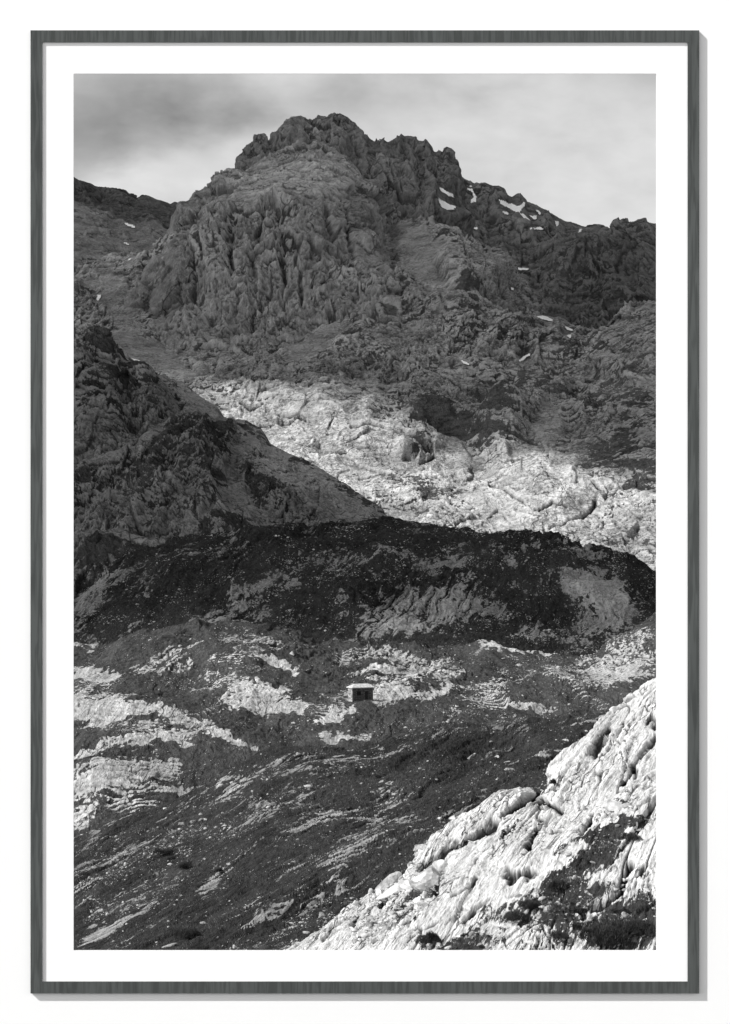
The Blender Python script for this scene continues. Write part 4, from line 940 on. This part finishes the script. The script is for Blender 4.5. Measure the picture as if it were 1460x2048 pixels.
def rail(pts):   # pts : four (x,z) corners, front face
    V = [(x, -FD, z-CAMZ) for x, z in pts]+[(x, -.0003, z-CAMZ) for x, z in pts]
    mesh_obj('frame_rail', V, [(0,1,2,3),(7,6,5,4),(0,4,5,1),(1,5,6,2),(2,6,7,3),(3,7,4,0)], M_frame, frame)
g = .00003
rail([(fx0,fz0),(gx0,gz0+g),(gx0,gz1-g),(fx0,fz1)]); rail([(gx1,gz0+g),(fx1,fz0),(fx1,fz1),(gx1,gz1-g)])
rail([(fx0+g,fz1),(gx0,gz1),(gx1,gz1),(fx1-g,fz1)][::-1]); rail([(fx0+g,fz0),(fx1-g,fz0),(gx1,gz0),(gx0,gz0)])
v, f = ring(ox0, ox1, oz0-CAMZ, oz1-CAMZ, gx0-.002, gx1+.002, gz0-CAMZ-.002, gz1-CAMZ+.002, -.0025, -.0006)
mesh_obj('mat_board', v, f, M_mat, frame)
gr = MB(); gr.box(-14, 14, -12, 7.5, -.4, -.02); o = gr.build('ground', M_B); tag(o, kind='structure')
for nm in ('g', 'tone'):
    a = o.data.attributes.new(nm, 'FLOAT', 'POINT'); a.data.foreach_set('value', np.ones(8, f32))

# ------------------------------------------------------------------ sun, cloud bank, sky
T = np.array([1.0, .5, -.95]); T /= np.linalg.norm(T)
sun = bpy.data.lights.new('sun', 'SUN'); sun.energy = 5.0; sun.angle = math.radians(1.6); sun.color = (1, .995, .985)
so = bpy.data.objects.new('sun', sun); COL.objects.link(so)
from mathutils import Vector
so.rotation_euler = Vector(T.tolist()).to_track_quat('-Z', 'Y').to_euler()
HC = 1500.0
gy = np.arange(690, 4700, 24.0); gp = np.arange(-1500, 3000, 24.0)
PXg, Yg = np.meshgrid(gp, gy); 
zg = np.interp(Yg, [700,900,1050,1300,1500,2000,2300,2700,3500], [-32,-10,0,5,45,140,260,300,350])
Xg = (PXg-CX)/F*Yg
k = (HC-zg)/-T[2]
CPt = np.stack([Xg-T[0]*k, Yg-T[1]*k, zg-T[2]*k], -1)
nz = fbm((Xg.astype(f32)/140, Yg.astype(f32)/140, np.zeros_like(Xg, f32)), 4, .5, 5)
Yn = Yg + nz*60
yup = np.interp(PXg, [300,400,500,650,760,850,1000,1100,1200,1312,1600], [1640,1660,1640,1570,1540,1490,1490,1470,1390,1350,1350])
ylo = np.interp(PXg, [147,330,545,785,1312], [1420,1330,1220,1090,1075])
lit = sstep(ylo-30, ylo+20, Yg)*(1-sstep(yup-120, yup+50, Yn))
front = sstep(712, 735, Yg+nz*8)
lit = lit*sstep(120, 220, PXg)
dens = np.clip(front*(1-lit)*(.90+.1*nz), 0, .95)
CPt[..., 2] += (nz*40*(HC/1500))
R, C = dens.shape; i = np.arange((R-1)*C).reshape(R-1, C)[:, :-1].ravel()
q = np.stack([i, i+C, i+C+1, i+1], 1); q = q[(dens.ravel()[q] > .01).any(1)]
m, t = nt('cloud'); at = N(t, 'ShaderNodeAttribute', attribute_name='cover'); tr = N(t, 'ShaderNodeBsdfTransparent'); tl = N(t, 'ShaderNodeBsdfTranslucent'); tl.inputs[0].default_value = (.85, .85, .85, 1)
df = N(t, 'ShaderNodeBsdfDiffuse'); df.inputs[0].default_value = (.85, .85, .85, 1); m1 = N(t, 'ShaderNodeMixShader'); m1.inputs[0].default_value = .12; L(t, df.outputs[0], m1.inputs[1]); L(t, tl.outputs[0], m1.inputs[2])
m2 = N(t, 'ShaderNodeMixShader'); L(t, at.outputs['Fac'], m2.inputs[0]); L(t, tr.outputs[0], m2.inputs[1]); L(t, m1.outputs[0], m2.inputs[2])
o = N(t, 'ShaderNodeOutputMaterial'); L(t, m2.outputs[0], o.inputs[0])
cl = mesh_obj('cloud', CPt.reshape(-1, 3), q, m, None, True, {'cover': dens}); tag(cl, kind='structure')  # unseen cloud sheet, its cover shaped to shade hill and mountain

w = bpy.data.worlds.new('World'); scene.world = w; w.use_nodes = True; t = w.node_tree; t.nodes.clear()
sky = N(t, 'ShaderNodeTexSky', sky_type='NISHITA'); sky.sun_disc = False
sky.sun_elevation = math.asin(-T[2]); sky.sun_rotation = math.atan2(-T[0], -T[1])
bw = N(t, 'ShaderNodeRGBToBW'); L(t, sky.outputs[0], bw.inputs[0])
clear = math_(t, 'MULTIPLY', bw.outputs[0], .07)
tc = N(t, 'ShaderNodeTexCoord'); sp = N(t, 'ShaderNodeSeparateXYZ'); L(t, tc.outputs['Generated'], sp.inputs[0])
yy = math_(t, 'MAXIMUM', sp.outputs[1], .02)
U = math_(t, 'DIVIDE', sp.outputs[0], yy); Vv = math_(t, 'DIVIDE', sp.outputs[2], yy)
mp = N(t, 'ShaderNodeMapping'); mp.inputs['Scale'].default_value = (1, 1, 1.9); L(t, tc.outputs['Generated'], mp.inputs[0])
def wn(s, d, r=.55, off=0.0, dist=0.0):
    n = N(t, 'ShaderNodeTexNoise'); n.noise_dimensions = '4D'; n.inputs['W'].default_value = off; n.inputs['Scale'].default_value = s; n.inputs['Detail'].default_value = d; n.inputs['Roughness'].default_value = r; n.inputs['Distortion'].default_value = dist; L(t, mp.outputs[0], n.inputs['Vector']); return n.outputs['Fac']
n1 = wn(9, 5, .5, 3.0, .3); n2 = wn(34, 4, .5, 1.0, .2)
def sblob(px, py, rx, ry, amp, ang=0):
    cx, cy = (px-CX)/F, (CY-py)/F; a = math.radians(ang)
    du = math_(t, 'SUBTRACT', U, cx); dv = math_(t, 'SUBTRACT', Vv, cy)
    du = math_(t, 'ADD', du, math_(t, 'MULTIPLY', math_(t, 'SUBTRACT', n2, .5), .05)); dv = math_(t, 'ADD', dv, math_(t, 'MULTIPLY', math_(t, 'SUBTRACT', n1, .5), .04))
    p = math_(t, 'ADD', math_(t, 'MULTIPLY', du, math.cos(a)*F/rx), math_(t, 'MULTIPLY', dv, math.sin(a)*F/rx))
    q = math_(t, 'ADD', math_(t, 'MULTIPLY', du, -math.sin(a)*F/ry), math_(t, 'MULTIPLY', dv, math.cos(a)*F/ry))
    r = math_(t, 'ADD', math_(t, 'MULTIPLY', p, p), math_(t, 'MULTIPLY', q, q))
    return math_(t, 'MULTIPLY', math_(t, 'EXPONENT', math_(t, 'MULTIPLY', r, -1.0)), amp)
val = math_(t, 'ADD', .60, math_(t, 'MULTIPLY', math_(t, 'SUBTRACT', n1, .5), .42)); val = math_(t, 'ADD', val, math_(t, 'MULTIPLY', math_(t, 'SUBTRACT', n2, .5), .32)); val = math_(t, 'ADD', val, math_(t, 'MULTIPLY', math_(t, 'SUBTRACT', wn(110, 4, .55, 7.0, .5), .5), .11))
for b in [(210,260,250,100,-.38,12),(430,190,210,85,-.20,0),(150,170,120,60,-.06,0),(690,185,130,55,-.17,0),(860,215,110,45,-.10,0),(1290,160,120,40,-.08,0),(310,345,120,36,.12,20),(400,385,160,30,.06,0),(1180,300,160,100,.05,0),(1290,170,60,60,-.06,0),(560,210,70,50,.05,60)]:
    val = math_(t, 'ADD', val, sblob(*b))
# extra sky brightness added behind the camera to whiten the wall; zenith dimmed
backm = mapr(t, sp.outputs[1], -.05, -.6, 0, 1)
hi = mapr(t, sp.outputs[2], .17, .6, 0, 1)
val = math_(t, 'ADD', math_(t, 'MULTIPLY', val, math_(t, 'SUBTRACT', 1.0, math_(t, 'MULTIPLY', hi, .8))), math_(t, 'MULTIPLY', math_(t, 'MULTIPLY', backm, .75), mapr(t, sp.outputs[2], .3, .8, 1, 0)))
tot = math_(t, 'ADD', math_(t, 'MULTIPLY', val, .93), math_(t, 'MULTIPLY', clear, .5))
bg = N(t, 'ShaderNodeBackground'); L(t, grey(t, tot), bg.inputs[0]); bg.inputs[1].default_value = 1.0
wo = N(t, 'ShaderNodeOutputWorld'); L(t, bg.outputs[0], wo.inputs[0])

# ------------------------------------------------------------------ camera and render settings
cam = bpy.data.cameras.new('camera'); co = bpy.data.objects.new('camera', cam); COL.objects.link(co); scene.camera = co
co.location = (0, 0, CAMZ); co.rotation_euler = (math.radians(90), 0, 0)
cam.sensor_fit = 'VERTICAL'; cam.sensor_height = 36; cam.lens = 36*F/2048; cam.clip_start = .1; cam.clip_end = 30000
scene.view_settings.view_transform = 'Standard'; scene.view_settings.look = 'None'; scene.view_settings.exposure = 0; scene.view_settings.gamma = 1
scene.cycles.max_bounces = 5; scene.cycles.diffuse_bounces = 3; scene.cycles.transparent_max_bounces = 6
